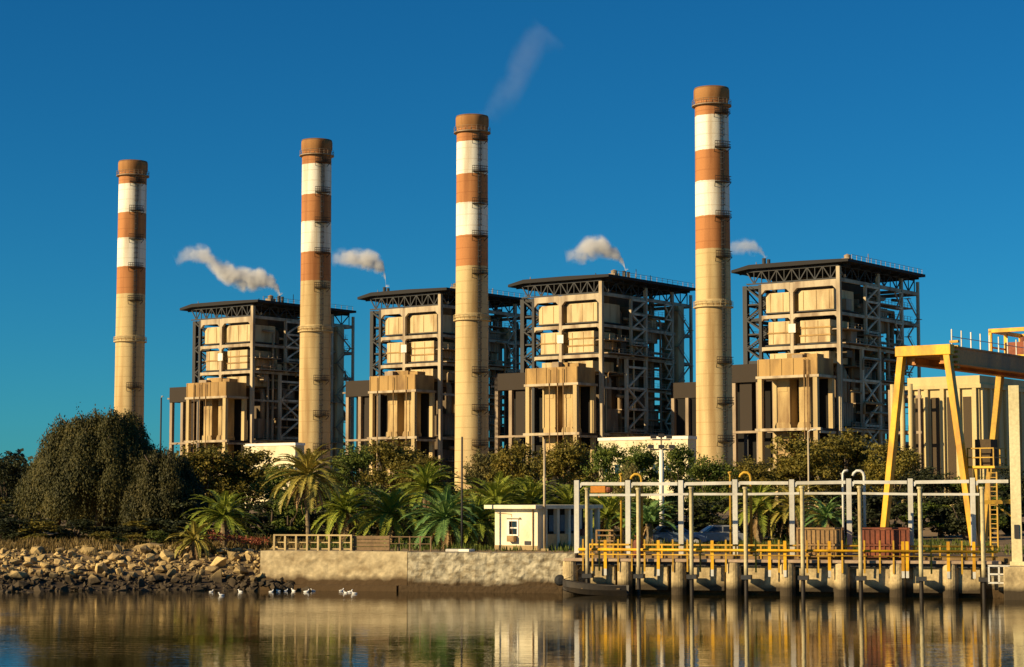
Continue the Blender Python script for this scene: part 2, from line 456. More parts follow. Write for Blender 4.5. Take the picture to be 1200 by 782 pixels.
mb = MB(); mb.box(0,10.5,-.6,0,-2,.355)
led = mb.build('ledge', M['quay_rough'], qw2); led.location = (-7.0,124.95,0); led.rotation_euler = (0,0,math.atan2(-2.43,10.5))
qw3 = seg_wall('quay_wall', (3.95,122.45), (33.5,115.25), 1.2, -2, 1.96, M['quay_rough'], None, 60, .12, 8)
tag(qw3, 'stained concrete quay wall under the pier with the yellow rail', 'wall')
e_dir = Vector((29.7,-7.3,0)).normalized(); e_rot = math.atan2(e_dir.y, e_dir.x); n_dir = Vector((e_dir.y, -e_dir.x, 0))
if n_dir.y > 0: n_dir = -n_dir
def on_line(px, off, base=Vector((3.8,122.5,0))):
    """point of the line parallel to the pier edge, off metres towards the water, seen in photo column px"""
    b0 = base + n_dir*off; a = (px-CX)/FPX*.9965
    t = (a*b0.y - b0.x)/(e_dir.x - a*e_dir.y)
    return b0 + e_dir*t
ZD = 2.16
pier = empty('pier', (3.8,122.5,0), e_rot, 'low concrete pier deck on round buttresses with fenders above the water', 'pier')
def pl(v):  # world -> pier local x
    return (v - Vector((3.8,122.5,0))).dot(e_dir)
PX1 = pl(on_line(1172, 1.6))
mb = MB(); mb.box(-.4, PX1, -.95, 2.2, 1.985, ZD); mb.build('deck', mat('deck_slab', (.46,.33,.22), .85, (.2,.13,.08), .6, .8), pier, bevel=.02)
mb = MB()
mb.bar((-.3,-.6,1.87),(PX1-.1,-.6,1.87),.16,.22); mb.build('edge_beam', M['steel_dark'], pier)
for px in (668,732,795,859,922,985,1050,1112):
    x = pl(on_line(px, .5)); mb = MB()
    mb.lathe([(.47,-2),(.47,.9),(.46,1.75),(.44,1.97)], 20, (x,-.5))
    mb.build('buttress', M['buttress'], pier, smooth=False)
# sloped, cracked facing panels between the buttresses
for a, b_ in ((700,715),(752,776),(815,842),(880,908),(943,972),(1010,1040),(1076,1104),(1118,1140)):
    xa, xb = pl(on_line(a-7,.2)), pl(on_line(b_+7,.2))
    mb = MB(); mb.prism([(-.05,.2),(-.56,.26),(-.5,1.86),(-.05,1.9)], xa, xb, lambda p,q,t: (t,p,q)); mb.build('facing_panel', M['buttress'], pier, bevel=.03)

# ------------------------------------------------------------------ riprap
def hull_rock(rng, sx, sy, sz):
    import bmesh
    bm = bmesh.new()
    for _ in range(16):
        v = Vector((rng.gauss(0,1), rng.gauss(0,1), rng.gauss(0,1))).normalized()*rng.uniform(.75,1)
        bm.verts.new((v.x*sx, v.y*sy, v.z*sz))
    r = bmesh.ops.convex_hull(bm, input=bm.verts)
    bmesh.ops.delete(bm, geom=[e for e in r['geom_interior'] if isinstance(e, bmesh.types.BMVert)], context='VERTS')
    me = bpy.data.meshes.new('boulder'); bm.to_mesh(me); bm.free()
    me.materials.append(M['rock']); return me
rng = random.Random(4)
rocks = [hull_rock(rng, rng.uniform(.40,.68), rng.uniform(.34,.5), rng.uniform(.18,.44)) for _ in range(14)]
cnt = 0
placed = []
for _ in range(3000):
    if cnt >= 240: break
    x = rng.uniform(-37.5,-14.9); d = rng.uniform(-1.8,9.0)
    if x < -32 and d < 2.2: continue
    if x > -16.0 and d > 0.2: continue
    y = shore(x)+d; s = rng.choice((rng.uniform(.4,.8),rng.uniform(.6,1.2),rng.uniform(.8,1.5)))*(.8 if x < -33 else 1)
    if x > -17.5: s *= .75
    if any((x-a)**2+((y-b)*.9)**2 < (.40*(s+c))**2 for a,b,c in placed): continue
    placed.append((x,y,s)); cnt += 1
    o = bpy.data.objects.new('boulder', rocks[rng.randrange(14)]); COL.objects.link(o)
    z = max(gh(x,y), -.25)
    o.location = (x, y, z + .12*s + (0.12 if 1.5<d<7 else 0)); o.scale = (s,s,s*rng.uniform(.85,1.2)); o.rotation_euler = (rng.uniform(-.5,.5), rng.uniform(-.5,.5), rng.uniform(0,6.3))
    if z > .85: tag(o, 'angular tan boulder in the sunlit upper part of the rock bank', 'boulder', 'tan boulders of the rock bank')
    else: tag(o, 'dark wet boulder at the waterline of the rock bank', 'boulder', 'wet boulders along the waterline')
for k in range(34):
    x = -16.4 + 3.6*rng.random()**1.4; d = rng.uniform(-2.3,-.25); s = rng.uniform(.45,.95)
    o = bpy.data.objects.new('boulder', rocks[rng.randrange(14)]); COL.objects.link(o)
    zz = (1.55-(x+16.4)*.5)*max(.0,1+(d+.25)/2.2) + rng.uniform(-.2,.15)
    o.location = (x, shore(x)+d, zz); o.scale = (s,s,s); o.rotation_euler = (rng.uniform(-.6,.6), rng.uniform(-.6,.6), rng.uniform(0,6.3))
    tag(o, 'boulder heaped against the left end of the smooth quay wall', 'boulder', 'boulders heaped against the quay wall')
# rubble between them, nobody could count
mb = MB()
for _ in range(1500):
    x = rng.uniform(-40,-15.2); d = rng.uniform(-1.2,9.5)
    if x > -16.2 and d > .3: continue
    y = shore(x)+d; z = gh(x,y); s = rng.uniform(.08,.24)
    c = Vector((x,y,z+s*.3)); n = len(mb.v)
    ax = [Vector((rng.uniform(-1,1),rng.uniform(-1,1),rng.uniform(-1,1))).normalized()*s*rng.uniform(.7,1.2) for _ in range(6)]
    a,b_,c_ = ax[0], ax[0].cross(ax[1]).normalized()*s, None
    c_ = a.cross(b_).normalized()*s*.8
    mb.v += [tuple(c+a),tuple(c-a),tuple(c+b_),tuple(c-b_),tuple(c+c_),tuple(c-c_)]
    for t in ((0,2,4),(2,1,4),(1,3,4),(3,0,4),(2,0,5),(1,2,5),(3,1,5),(0,3,5)): mb.f.append(tuple(n+k for k in t))
tag(mb.build('rubble', M['rock']), 'small broken stone filling the gaps of the rock bank', 'rubble', kind='stuff')
# pale flat slabs lying on top of the bank
for (x0,x1,py,lab) in ((86,150,632,'long flat pale slab on top of the rock bank below the willow'),(150,196,632,'rounded pale mound of broken concrete beside the long slab')):
    a, c = at(x0,py,136), at(x1,py,136); m_ = MB()
    ln = c.x-a.x
    prof = [(0,0),(0.1,.28),(ln*.3,.42),(ln*.6,.36),(ln*.9,.3),(ln,0)] if x0 < 100 else [(0,0),(ln*.2,.35),(ln*.5,.52),(ln*.8,.4),(ln,0)]
    m_.prism(prof, 0, 1.6, lambda p,q,t: (p, t+.1*math.sin(p*2), q-.05))
    o = m_.build('stone_slab', M['rock'], loc=(a.x,136,2.3), bevel=.06); tag(o, lab, 'slab')

# ------------------------------------------------------------------ power station units
GZ = 4.0
UROT = math.atan2(-.6,.8)
unit = empty('boiler_house', (0,0,0), UROT)
L0, AB, AT, L3, L2, L1, RB, RT = 16.4, 27.8, 31.4, 34.3, 41.2, 48.4, 51.2, 52.3
def part(mb, name, m, parent=unit, **k): return mb.build(name, M[m] if isinstance(m, str) else m, parent, **k)
# columns
for x,y,wd,top,m_ in ((0,0,.85,RB,'steel_pale'),(-11.2,0,.75,L1,'steel_pale'),(-19,0,.7,L1,'steel_dark'),(0,18.4,.75,RB,'steel_pale_lit'),(0,30,.7,RB,'steel_pale_lit'),(0,38.6,.6,RB,'steel_pale_lit'),
                      (-11.2,38.6,.8,RB,'steel_side'),(-22.6,38.6,.8,RB,'steel_side'),(-25,4,1.1,L1+.4,'steel_dark'),(-25,17,.9,RB,'steel_dark'),(0,10.2,.7,L3,'steel_pale_lit'),(-6,30,.7,RB,'steel_side'),(-11.2,28,.7,RB,'steel_side')):
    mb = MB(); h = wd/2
    mb.box(x-h,x+h,y-h,y-h*.62,0,top); mb.box(x-h,x+h,y+h*.62,y+h,0,top); mb.box(x-h*.35,x+h*.35,y-h*.62,y+h*.62,0,top) if m_ not in ('steel_pale','steel_pale_lit') else mb.box(x-h*.85,x+h*.85,y-h*.62,y+h*.62,0,top)
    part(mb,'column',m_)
# portal beams of the front with haunched corners
def haunched(z, dep, hz, x0, x1):
    mb = MB()
    poly = [(x0,z+dep/2),(x1,z+dep/2),(x1,z-dep/2-hz),(x1-hz,z-dep/2),(x0+hz,z-dep/2),(x0,z-dep/2-hz)]
    mb.prism(poly, -.38, .38, lambda p,q,t: (p,t,q)); return mb
for z,dep,hz in ((L1-.6,1.35,.9),(L2,.75,.5),(L3,.75,.25)):
    for x0,x1 in ((-18.6,-11.6),(-10.8,-.45)):
        part(haunched(z,dep,hz,x0,x1),'beam','steel_pale')
# beams of the right-hand side and back
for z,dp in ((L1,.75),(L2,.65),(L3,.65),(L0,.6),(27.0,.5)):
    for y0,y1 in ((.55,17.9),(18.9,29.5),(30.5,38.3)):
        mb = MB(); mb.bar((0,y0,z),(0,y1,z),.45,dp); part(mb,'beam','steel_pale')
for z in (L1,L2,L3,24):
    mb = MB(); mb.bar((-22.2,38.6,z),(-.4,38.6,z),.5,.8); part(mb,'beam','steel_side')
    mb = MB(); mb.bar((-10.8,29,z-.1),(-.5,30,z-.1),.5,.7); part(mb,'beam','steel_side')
# front casings
def casing(x0,x1,y0,y1,z0,z1,bands=0,name='boiler_casing',m_='casing'):
    mb = MB(); mb.box(x0,x1,y0,y1,z0,z1); o = part(mb,name,m_,bevel=.12)
    if bands:
        mb = MB()
        for k in range(1,bands+1):
            z = z0+(z1-z0)*k/(bands+1); mb.box(x0-.12,x1+.12,y0-.14,y1+.1,z-.16,z+.16)
        mb.build('band',M['annex'],o)
    mb = MB(); k = x0+1.2
    while k < x1-.6:
        mb.box(k-.05,k+.05,y0-.07,y0-.01,z0+.2,z1-.2); k += 3.1
    mb.build('seam_rib',M['annex'],o)
    return o
casing(-18.2,-12.3,0.75,9.5,L2+1.0,L1-1.9); casing(-10.1,-1.6,0.7,10,L2+1.0,L1-1.8)
casing(-17.6,-12.3,0.75,9.5,L3+.9,L2-1.0,1); casing(-9.8,-2.6,0.75,9.5,L3+.9,L2-1.1,2)
casing(-17.4,-12.3,0.9,9.5,AT-.6,L3-1.0); casing(-10.2,-3.0,0.9,9.5,AT-.6,L3-1.0)
for z0,z1 in ((L2+.75,L2+.95),(L3+.6,L3+.82)):
    mb = MB(); mb.box(-18.6,-.8,.45,10.6,z0,z1); part(mb,'floor_plate','steel_dark')
mb = MB(); mb.box(-11.9,-10.2,-.62,-.45,37.5,39.4); part(mb,'white_panel','white')
# boiler body
mb = MB(); mb.box(-19,-5.2,10.8,25.5,13,L1+.6); mb.box(-17,-7,12,24,L1+.6,RB-.4); part(mb,'boiler_body','boiler')
mb = MB(); mb.prism([(-18.5,13),(-5.7,13),(-9,7),(-15,7)], 12, 24, lambda p,q,t:(p,t,q)); part(mb,'ash_hopper','boiler')
# roof: shallow plate with bent-down left eave, and its trusses
mb = MB()
mb.prism([(-25.6,RB+.15),(-21.2,RB+.75),(-9,RT-.4),(2.9,RB+.75),(2.9,RB+1.35),(-9,RT+.55),(-21.2,RB+1.65),(-25.6,RB+.75)], -1.3, 36.6, lambda p,q,t:(p,t,q))
part(mb,'roof','roof')
mb = MB()
for a,b_,f in ((-22.4,0,lambda t,z:(t,-.1,z)),(0,37,lambda t,z:(-.05,t,z))):
    n = 12; zb, zt = L1+.3, RB+.25
    mb.bar(f(a,zt),f(b_,zt),.3,.35); mb.bar(f(a,zb),f(b_,zb),.25,.3)
    for i in range(n):
        t0,t1 = a+(b_-a)*i/n, a+(b_-a)*(i+1)/n
        mb.bar(f(t0,zb if i%2 else zt),f(t1,zt if i%2 else zb),.2,.24)
        mb.bar(f(t1,zb),f(t1,zt),.16,.18)
part(mb,'roof_truss','steel_dark')
mb = MB()
for k in range(8):
    y = 1+k*4.8
    mb.bar((-24.8,y,RB+.05),(2.2,y,RB+.35),.25,.5)
part(mb,'rafter','roof')
mb = MB()
for k in range(16):
    y = 1+k*2.3
    mb.bar((2.6,y,RB+1.35),(2.6,y,RB+2.4),.08)
mb.bar((2.6,1,RB+2.4),(2.6,35.5,RB+2.4),.07); mb.bar((2.6,1,RB+1.9),(2.6,35.5,RB+1.9),.05)
part(mb,'roof_rail','steel_side')
mb = MB(); mb.box(-3.4,-1.6,8,10,RT-.2,RT+1.6); mb.lathe([(.7,RT+1.6),(.75,RT+2.3),(.1,RT+2.6)],12,(-2.5,9)); part(mb,'roof_ventilator','steel_side')
mb = MB(); mb.tube([(-1,16,RT-.4),(-1,16,RT+3.2)],.09,6); mb.tube([(-.9,22,RT-.6),(-.9,22,RT+2.3)],.09,6); mb.tube([(-20,0,RT-1),(-20,0,RT+1.2)],.1,6); part(mb,'mast','steel_side')
# left gallery: dark steel bays with stairs
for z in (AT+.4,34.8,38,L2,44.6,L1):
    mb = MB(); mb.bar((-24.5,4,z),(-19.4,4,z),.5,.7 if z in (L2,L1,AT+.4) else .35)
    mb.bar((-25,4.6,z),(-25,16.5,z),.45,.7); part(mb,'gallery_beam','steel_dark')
mb = MB()
for i,(z0,z1) in enumerate(((AT,34.8),(34.8,38),(38,L2),(L2,44.6),(44.6,L1))):
    xa,xb = (-24.5,-19.4) if i%2 else (-19.4,-24.5)
    for yy in (3.2,4.6): mb.bar((xa,yy,z0),(xb,yy,z1),.12,.35)
    for k in range(10):
        t = k/10; mb.box(xa+(xb-xa)*t-.2,xa+(xb-xa)*t+.2,3.26,4.54,z0+(z1-z0)*t,z0+(z1-z0)*t+.06)
    mb.bar((xa,3.2,z0+1),(xb,3.2,z1+1),.06)
part(mb,'stair','steel_dark')
for z in (34.8,38,44.6):
    mb = MB(); mb.box(-25.6,-19,5,15,z-.1,z+.1)
    for k in range(8): mb.bar((-25.6,5+k*1.42,z),(-25.6,5+k*1.42,z+1.1),.07)
    mb.bar((-25.6,5,z+1.1),(-25.6,15,z+1.1),.07); mb.box(-23,-20.5,8,11,z+.1,z+2.2); part(mb,'gallery_platform','steel_dark')
mb = MB()
for z0,z1 in ((AT+.6,L2-.6),(L2+.6,L1-.6)):
    mb.bar((-25,4.6,z0),(-25,16.5,z1),.22); mb.bar((-25,16.5,z0),(-25,4.6,z1),.22)
part(mb,'gallery_brace','steel_dark')
# lattice towers of the right side
def lattice(y0,y1,z0,z1,nz,wd,m_):
    mb = MB(); dz=(z1-z0)/nz
    for i in range(nz):
        a,b_ = z0+dz*i, z0+dz*(i+1)
        if i%2: mb.bar((.15,y0,a),(.15,y1,b_),wd)
        else: mb.bar((.15,y1,a),(.15,y0,b_),wd)
        mb.bar((.32,y0,b_),(.32,y1,b_),wd,wd*1.2)
        if i%2==0: mb.bar((.5,y0,a),(.5,y1,b_),wd*.8)
    part(mb,'brace_lattice',m_)
lattice(10.3,18.0,3,L2-9,6,.42,'steel_pale_lit'); lattice(12.0,18.0,L3+.4,L1-.5,4,.4,'steel_pale_lit'); lattice(26.4,29.6,2,L1-.5,13,.28,'steel_pale_lit')
mb = MB(); mb.bar((.1,12.0,L3),(.1,12.0,L1),.6); part(mb,'hanger','steel_pale')
# walkways, ducts, pipes on the open right side
rng = random.Random(11)
for z,x0,x1,y0,y1 in ((38.0,-5.2,1.5,1.2,9),(37.2,-3.5,1.6,11,17.6),(L2+.7,-5,-.6,12,37),(L3+.7,-5,1.4,2,29),(30.4,-5,-.8,9,37),(27.6,-4.8,1.3,18.5,33),(22.5,-4.6,-.8,12,37),(L0+.5,-4.8,1.2,3,37.6),(45,-4.6,-.8,19,37.5),(11,-4.6,-.6,4,37)):
    mb = MB(); mb.box(x0,x1,y0,y1,z-.12,z+.12)
    k = y0
    while k < y1: mb.bar((x1-.06,k,z+.1),(x1-.06,k,z+1.15),.07); k += 1.6
    for hh in (.6,1.15): mb.bar((x1-.06,y0,z+hh),(x1-.06,y1,z+hh),.06)
    part(mb,'walkway','steel_side')
for x,y,r,z0,z1 in ((-3.6,12.8,.55,6,46),(-2.2,23.6,.8,8,36),(-3.8,26.4,.45,4,48),(-2,34,.35,5,47),(-4,36.2,.5,3,40),(-1.6,20.6,.3,12,47),(-2.6,6.6,.7,17,30),(-3.4,31.8,.6,16,44)):
    mb = MB(); mb.tube([(x,y,z0),(x,y,z1-1),(x-.4,y+.3,z1-.3),(x-2.5,y+.4,z1)],r,12); part(mb,'pipe','pipe',smooth=True)
for x0,x1,y0,y1,z0,z1 in ((-4.6,-1.2,20,25.4,38.6,44),(-4.4,-1,12.4,16.8,28,30.2),(-4.4,-1.2,31,35.5,31,34),(-4.4,-1.4,3.4,8.4,36,37.7),(-4.2,-1.4,20.5,26,19,22.2),(-4.4,-1.6,4,9,L0+1,L0+6),(-4.8,-1.8,27,33,L0+1,20),(-4.5,-1.5,13,17,42.5,46.5),(-4,-1.3,33,36.5,24,27)):
    mb = MB(); mb.box(x0,x1,y0,y1,z0,z1)
    k = y0+.7
    while k < y1: mb.box(x0-.08,x1+.09,k-.07,k+.07,z0-.07,z1+.08); k += 1.1
    part(mb,'duct',['boiler','pipe','steel_side'][rng.randrange(3)])
for z,y0,y1,x,r in ((43.5,11,29,-1.2,.35),(36.2,10.5,37,-.9,.28),(25.4,8,37,-1.2,.4),(20.4,9.5,33,-1.0,.3),(14.2,5,36,-1.1,.45),(32.4,17,36,-1.8,.25)):
    mb = MB(); mb.tube([(x,y0,z),(x,y1-.6,z),(x-.3,y1-.1,z-.3),(x-.3,y1,z-2.5)],r,10); part(mb,'pipe','pipe',smooth=True)
mb = MB()
for i in range(9):
    z0=8+i*4.3; ya,yb=(31,36.5) if i%2 else (36.5,31)
    mb.bar((1.0,ya,z0),(1.0,yb,z0+4.3),.12,.4); mb.bar((1.0,ya,z0+1),(1.0,yb,z0+5.3),.06)
    mb.box(.4,1.7,yb-.6,yb+.6,z0+4.22,z0+4.34)
part(mb,'outside_stair','steel_side')
# front annex with its parapet
mb = MB(); mb.box(-15.6,-.55,-8.55,-.7,AB-.55,AB); part(mb,'annex_floor','steel_pale')
mb = MB(); mb.box(-15.2,-.9,-8.3,-8.0,AB+.003,AT); 
for k in range(6): mb.box(-15.2+k*2.8,-15.0+k*2.8,-8.42,-8.3,AB+.05,AT-.05)
part(mb,'annex_parapet','annex')
mb = MB(); mb.box(-1.2,-.93,-7.997,-1.2,AB+.003,AT-.02); part(mb,'annex_parapet','annex')
mb = MB(); mb.box(-15.17,-14.9,-7.997,-1.2,AB+.003,AT-.02); part(mb,'annex_parapet','annex')
mb = MB(); mb.box(-9.5,-5.5,-5.5,-1.5,AB+.003,AT+1.2); mb.box(-4.6,-2.2,-6,-3,AB+.003,AT+.9); part(mb,'rooftop_plant','annex')
for x,y in ((-14.7,-8),(-1.5,-8),(-1.4,-1.4),(-14.7,-1.4)):
    mb = MB(); mb.box(x-.5,x+.5,y-.45,y+.45,0,AB-.55); part(mb,'annex_column','concrete')
for x0,x1,y0,y1 in ((-12.6,-9.4,-4.9,-1.6),(-7.3,-4.7,-4.7,-1.6)):
    mb = MB(); mb.box(x0,x1,y0,y1,L0+1.6,AB-.56)
    n = len(mb.v)
    mb.prism([(x0,L0+1.6),(x1,L0+1.6),(x1+.3,L0+.9),(x1+.3,L0+.4),(x0-.3,L0+.4),(x0-.3,L0+.9)], y0-.3, y1, lambda p,q,t:(p,t,q))
    mb.box(x0+.6,x1-.6,y0-.08,y0-.0,AB-3.2,AB-1.4)
    mb.box(x0-.05,x1+.05,y0-.05,y1,9,L0-.4) 
    part(mb,'duct_shaft','shaft')
mb = MB(); mb.box(-15.9,-.3,-8.5,-7.7,L0-.3,L0+.28); part(mb,'annex_beam','steel_pale')
mb = MB(); mb.box(-15.3,-.5,-7.69,-.7,L0-.25,L0+.2); part(mb,'annex_floor','annex_dark')
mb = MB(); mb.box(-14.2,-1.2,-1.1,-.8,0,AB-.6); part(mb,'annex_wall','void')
mb = MB(); mb.bar((-.8,-8,L0-.6),(-.8,-.9,L0-.6),.4,.5); part(mb,'annex_beam','steel_pale')
mb = MB(); mb.bar((-14.5,-7.6,8),(-1.9,-7.6,8),.35,.5); part(mb,'annex_beam','steel_pale')
# dark wing to the left
mb = MB(); mb.box(-31,-15.25,.6,14,AB-.5,AT-.15); part(mb,'wing_parapet','annex_dark')
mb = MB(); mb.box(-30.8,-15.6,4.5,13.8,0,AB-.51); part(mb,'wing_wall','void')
for x in (-30.6,-26.5,-20.4,-16.4):
    mb = MB(); mb.box(x-.45,x+.45,.8,1.7,0,AB-.51); part(mb,'wing_column','steel_side')
mb = MB(); mb.box(-25.3,-22.3,1.4,4.4,L0,AB-.6); part(mb,'wing_duct','annex_dark')
mb = MB(); mb.bar((-31,1.0,L0),(-15.2,1.0,L0),.6,.5); part(mb,'wing_beam','steel_side')
mb = MB(); mb.bar((-33,2,AB+.6),(-31,2,AB+.6),.5,.4); part(mb,'wing_bracket','steel_side')
# lower works between the columns, seen through the trees
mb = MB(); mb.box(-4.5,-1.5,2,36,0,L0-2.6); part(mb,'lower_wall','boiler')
vent_mb = MB(); vent_mb.tube([(-.4,0,-2),(-.4,0,2.3)],.42,14); vent_mb.tube([(.65,.2,-2),(.65,.2,2.0)],.38,14)
vent = part(vent_mb,'vent_pipe','steel_dark',smooth=True)

UNITS = [((-66.4,501),(-2,12),'first','boiler house of open steel behind the second chimney, farthest along the row'),
         ((-17.3,472.5),(-22.6,6),'second','boiler house of open steel with a plume at its left eave, behind the third chimney'),
         ((20.3,444),(-2,13),'third','boiler house of open steel between the third and fourth chimneys, white building below'),
         ((69.5,415),(-20.5,5),'fourth','nearest boiler house of open steel, behind the yellow gantry crane')]
protokids = list(unit.children)
VENTS = []
for i,((X,Y),vl,_,lab) in enumerate(UNITS):
    if i == 0: root = unit; vv = vent
    else:
        root = unit.copy(); COL.objects.link(root); vv = None
        for ch in protokids:
            c = ch.copy(); COL.objects.link(c); c.parent = root
            if ch is vent: vv = c
            for gc in ch.children:
                d = gc.copy(); COL.objects.link(d); d.parent = c
    root.location = (X,Y,GZ)
    tag(root, lab, 'power plant', 'boiler houses of the power station')
    vv.location = (vl[0],vl[1],RT+.3)
    u, v = Vector((.8,-.6,0)), Vector((.6,.8,0))
    VENTS.append(Vector((X,Y,GZ)) + u*vl[0] + v*vl[1] + Vector((0,0,RT+2.6)))
    er_ = random.Random(50+i*7)
    for k in range(9):
        x,y = er_.uniform(-4.2,.6), er_.uniform(3,37); z0 = er_.uniform(5,18); z1 = er_.uniform(28,47); rr_ = er_.uniform(.14,.42)
        mb = MB(); mb.tube([(x,y,z0-3),(x,y,z0),(x,y,z1-.8),(x-.2,y+er_.choice((-1,1))*.4,z1-.1),(x-.3,y+er_.choice((-1,1))*3.5,z1)],rr_,9); mb.build('pipe',M[er_.choice(('pipe','steel_side','casing'))],root,smooth=True)
    for k in range(8):
        z = er_.uniform(16,46); y0 = er_.uniform(2,26); y1 = y0+er_.uniform(5,11); x = er_.uniform(-1.5,.9)
        mb = MB(); mb.tube([(x,y0,z-2.5),(x,y0,z-.4),(x,y0+.4,z),(x,y1,z),(x-.4,y1+.5,z),(x-2,y1+.6,z)],er_.uniform(.12,.32),9); mb.build('pipe',M[er_.choice(('pipe','steel_side','rust_tan'))],root,smooth=True)
    for k in range(7):
        y0 = er_.uniform(2,33); z0 = er_.choice((AT+.6,L3+1,L2+1,L0+.8,22.8)); w_ = er_.uniform(1.5,3.5)
        mb = MB(); mb.box(-4.0,-.9+er_.uniform(0,.8),y0,y0+w_,z0,z0+er_.uniform(1.2,2.6)); mb.box(-3.2,-1.8,y0+.3,y0+w_-.3,z0+1.0,z0+3.1); mb.build('equipment',M[er_.choice(('casing','boiler','rust_tan','steel_side'))],root,bevel=.06)
    for k in range(3):
        x = er_.uniform(-14,-2.5); mb = MB(); mb.tube([(x,-8.52,er_.uniform(2,8)),(x,-8.52,AB-.8),(x,-8.7,AB-.4),(x,-8.7,AT-.4)],.11,7); mb.build('down_pipe',M['rust_tan'],root)
    x = er_.uniform(-14,-6); mb = MB(); mb.box(x,x+er_.uniform(1.5,3),-7,-4.6,AT-2,AT+er_.uniform(.5,1.4)); mb.build('rooftop_plant',M['steel_side'],root,bevel=.05)
    mb = MB(); mx_,my_ = er_.uniform(-18,-4),er_.uniform(2,16); mb.tube([(mx_,my_,RT-1.5),(mx_,my_,RT+2.2)],.12,6); mb.build('mast',M['steel_dark'],root)
    if i in (0,2):
        mb = MB(); mb.box(-3.0,.9,31.4,34.0,0,L1-.4)
        for z in range(6,46,6): mb.box(-3.1,1.0,31.3,34.1,z-.12,z+.12)
        mb.build('lift_shaft', M['casing'], root)

# ------------------------------------------------------------------ chimneys
ch = empty('chimney', (0,0,0))
HT = 88.2 - GZ
def rad(z): return 3.65 - .30*z/HT
prof = [(rad(0),0)] + [(rad(z),z) for z in range(4,82,4)] + [(rad(81.5),81.5),(rad(81.5)+.22,82.2),(rad(82)+.22,HT-.5),(rad(84)+.1,HT),(2.9,HT),(2.85,HT-3)]
mb = MB(); base=0; mb.lathe(prof, 56)
# painted bands are given by the height above the chimney's foot
shaft = mb.build('shaft', M['chimney'], ch, smooth=False)
for p in shaft.data.polygons: p.use_smooth = abs(p.normal.z) < .5
M_ring = M['steel_side']
def ring(z, w_, name, m_):
    mb = MB(); r = rad(z)
    mb.lathe([(r+.02,z-.25),(r+w_,z-.12),(r+w_,z+.06),(r+.02,z+.06)], 48)
    for k in range(24):
        a = 2*math.pi*k/24; c,s_ = math.cos(a)*(r+w_-.06), math.sin(a)*(r+w_-.06)
        mb.bar((c,s_,z+.06),(c,s_,z+1.1),.06)
    for hh in (.6,1.1): mb.tube([(math.cos(2*math.pi*k/36)*(r+w_-.06), math.sin(2*math.pi*k/36)*(r+w_-.06), z+hh) for k in range(37)], .035, 5, caps=False)
    return mb.build(name, m_, ch)
ring(HT-4.4+.8,.62,'crown_walkway',M_ring)
ring(43.9-GZ,.5,'ring_walkway',M['concrete'])
mb = MB(); mb.lathe([(rad(41)+.02,40.4),(rad(41)+.14,40.5),(rad(40)+.14,41.2),(rad(40)+.02,41.3)],48); mb.build('collar',M['concrete'],ch)
# caged ladder with landings on the right of the visible side, darkened for their shadow marks
az = math.radians(-90+26)
def lad(z0, z1):
    mb = MB(); r = rad(z0)+.28; er, et = Vector((math.cos(az),math.sin(az),0)), Vector((-math.sin(az),math.cos(az),0))
    for s_ in (-.28,.28): mb.bar(er*r+et*s_+Vector((0,0,z0)), er*(rad(z1)+.28)+et*s_+Vector((0,0,z1)), .08)
    z = z0+.4
    while z < z1: 
        mb.bar(er*(rad(z)+.28)-et*.28+Vector((0,0,z)), er*(rad(z)+.28)+et*.28+Vector((0,0,z)), .05); z += .6
    z = z0+2.4
    while z < z1:
        pts = [er*(rad(z)+.3+.75*math.sin(math.pi*k/6))+et*(.42*-math.cos(math.pi*k/6))+Vector((0,0,z)) for k in range(7)]
        mb.tube(pts,.07,4); z += 1.2
    for k in (1,3,5):
        a_ = er*(.3+.75*math.sin(math.pi*k/6))+et*(-.42*math.cos(math.pi*k/6))
        mb.bar(er*rad(z0)+a_+Vector((0,0,z0+2.2)), er*rad(z1)+a_+Vector((0,0,z1)), .05)
    mb.build('ladder', M['steel_dark'], ch)
lands = [5,13,20.5,28.5,49.6,57.6,64.6,71.6,78.6]
zs = [1.5,5,13,20.5,28.5,39.9,49.6,57.6,64.6,71.6,78.6,HT-3.6]
for a_,b_ in zip(zs,zs[1:]): lad(a_+.1,b_-.1)
for z in lands:
    mb = MB(); r = rad(z)
    seg = [(r+.02,0),(r+1.15,0)]
    n = 8; span = .42
    ring_in = [(math.cos(az-span+2*span*k/n),math.sin(az-span+2*span*k/n)) for k in range(n+1)]
    for k in range(n):
        (a,b_),(c,d) = ring_in[k],ring_in[k+1]
        for zz,fl in ((z,0),(z+.12,1)):
            q = [(a*(r+.02),b_*(r+.02),zz),(a*(r+1.15),b_*(r+1.15),zz),(c*(r+1.15),d*(r+1.15),zz),(c*(r+.02),d*(r+.02),zz)]
            mb.quad(*q) if fl else mb.quad(*q[::-1])
        mb.quad((a*(r+1.15),b_*(r+1.15),z),(a*(r+1.15),b_*(r+1.15),z+.12),(c*(r+1.15),d*(r+1.15),z+.12),(c*(r+1.15),d*(r+1.15),z))
        mb.bar((a*(r+1.1),b_*(r+1.1),z+.1),(a*(r+1.1),b_*(r+1.1),z+1.2),.07)
    for hh in (.3,.65,1.2): mb.tube([(a*(r+1.1),b_*(r+1.1),z+hh) for a,b_ in ring_in],.07,4)
    for k in (0,n): 
        a,b_ = ring_in[k]; mb.bar((a*r,b_*r,z-.8),(a*(r+1.1),b_*(r+1.1),z),.1)
    mb.build('landing', M['landing_steel'], ch)
chk = list(ch.children)
CH = [((-92.9,476),'farthest chimney in red and white bands, rising behind the willow'),
      ((-45.0,447.5),'second farthest banded chimney, rising behind the tall palm'),
      ((-8.6,419),'banded chimney left of the long white building, foot hidden by palms beside the white hut'),
      ((40.2,390),'nearest and tallest looking chimney in red and white bands, right of the long white building')]
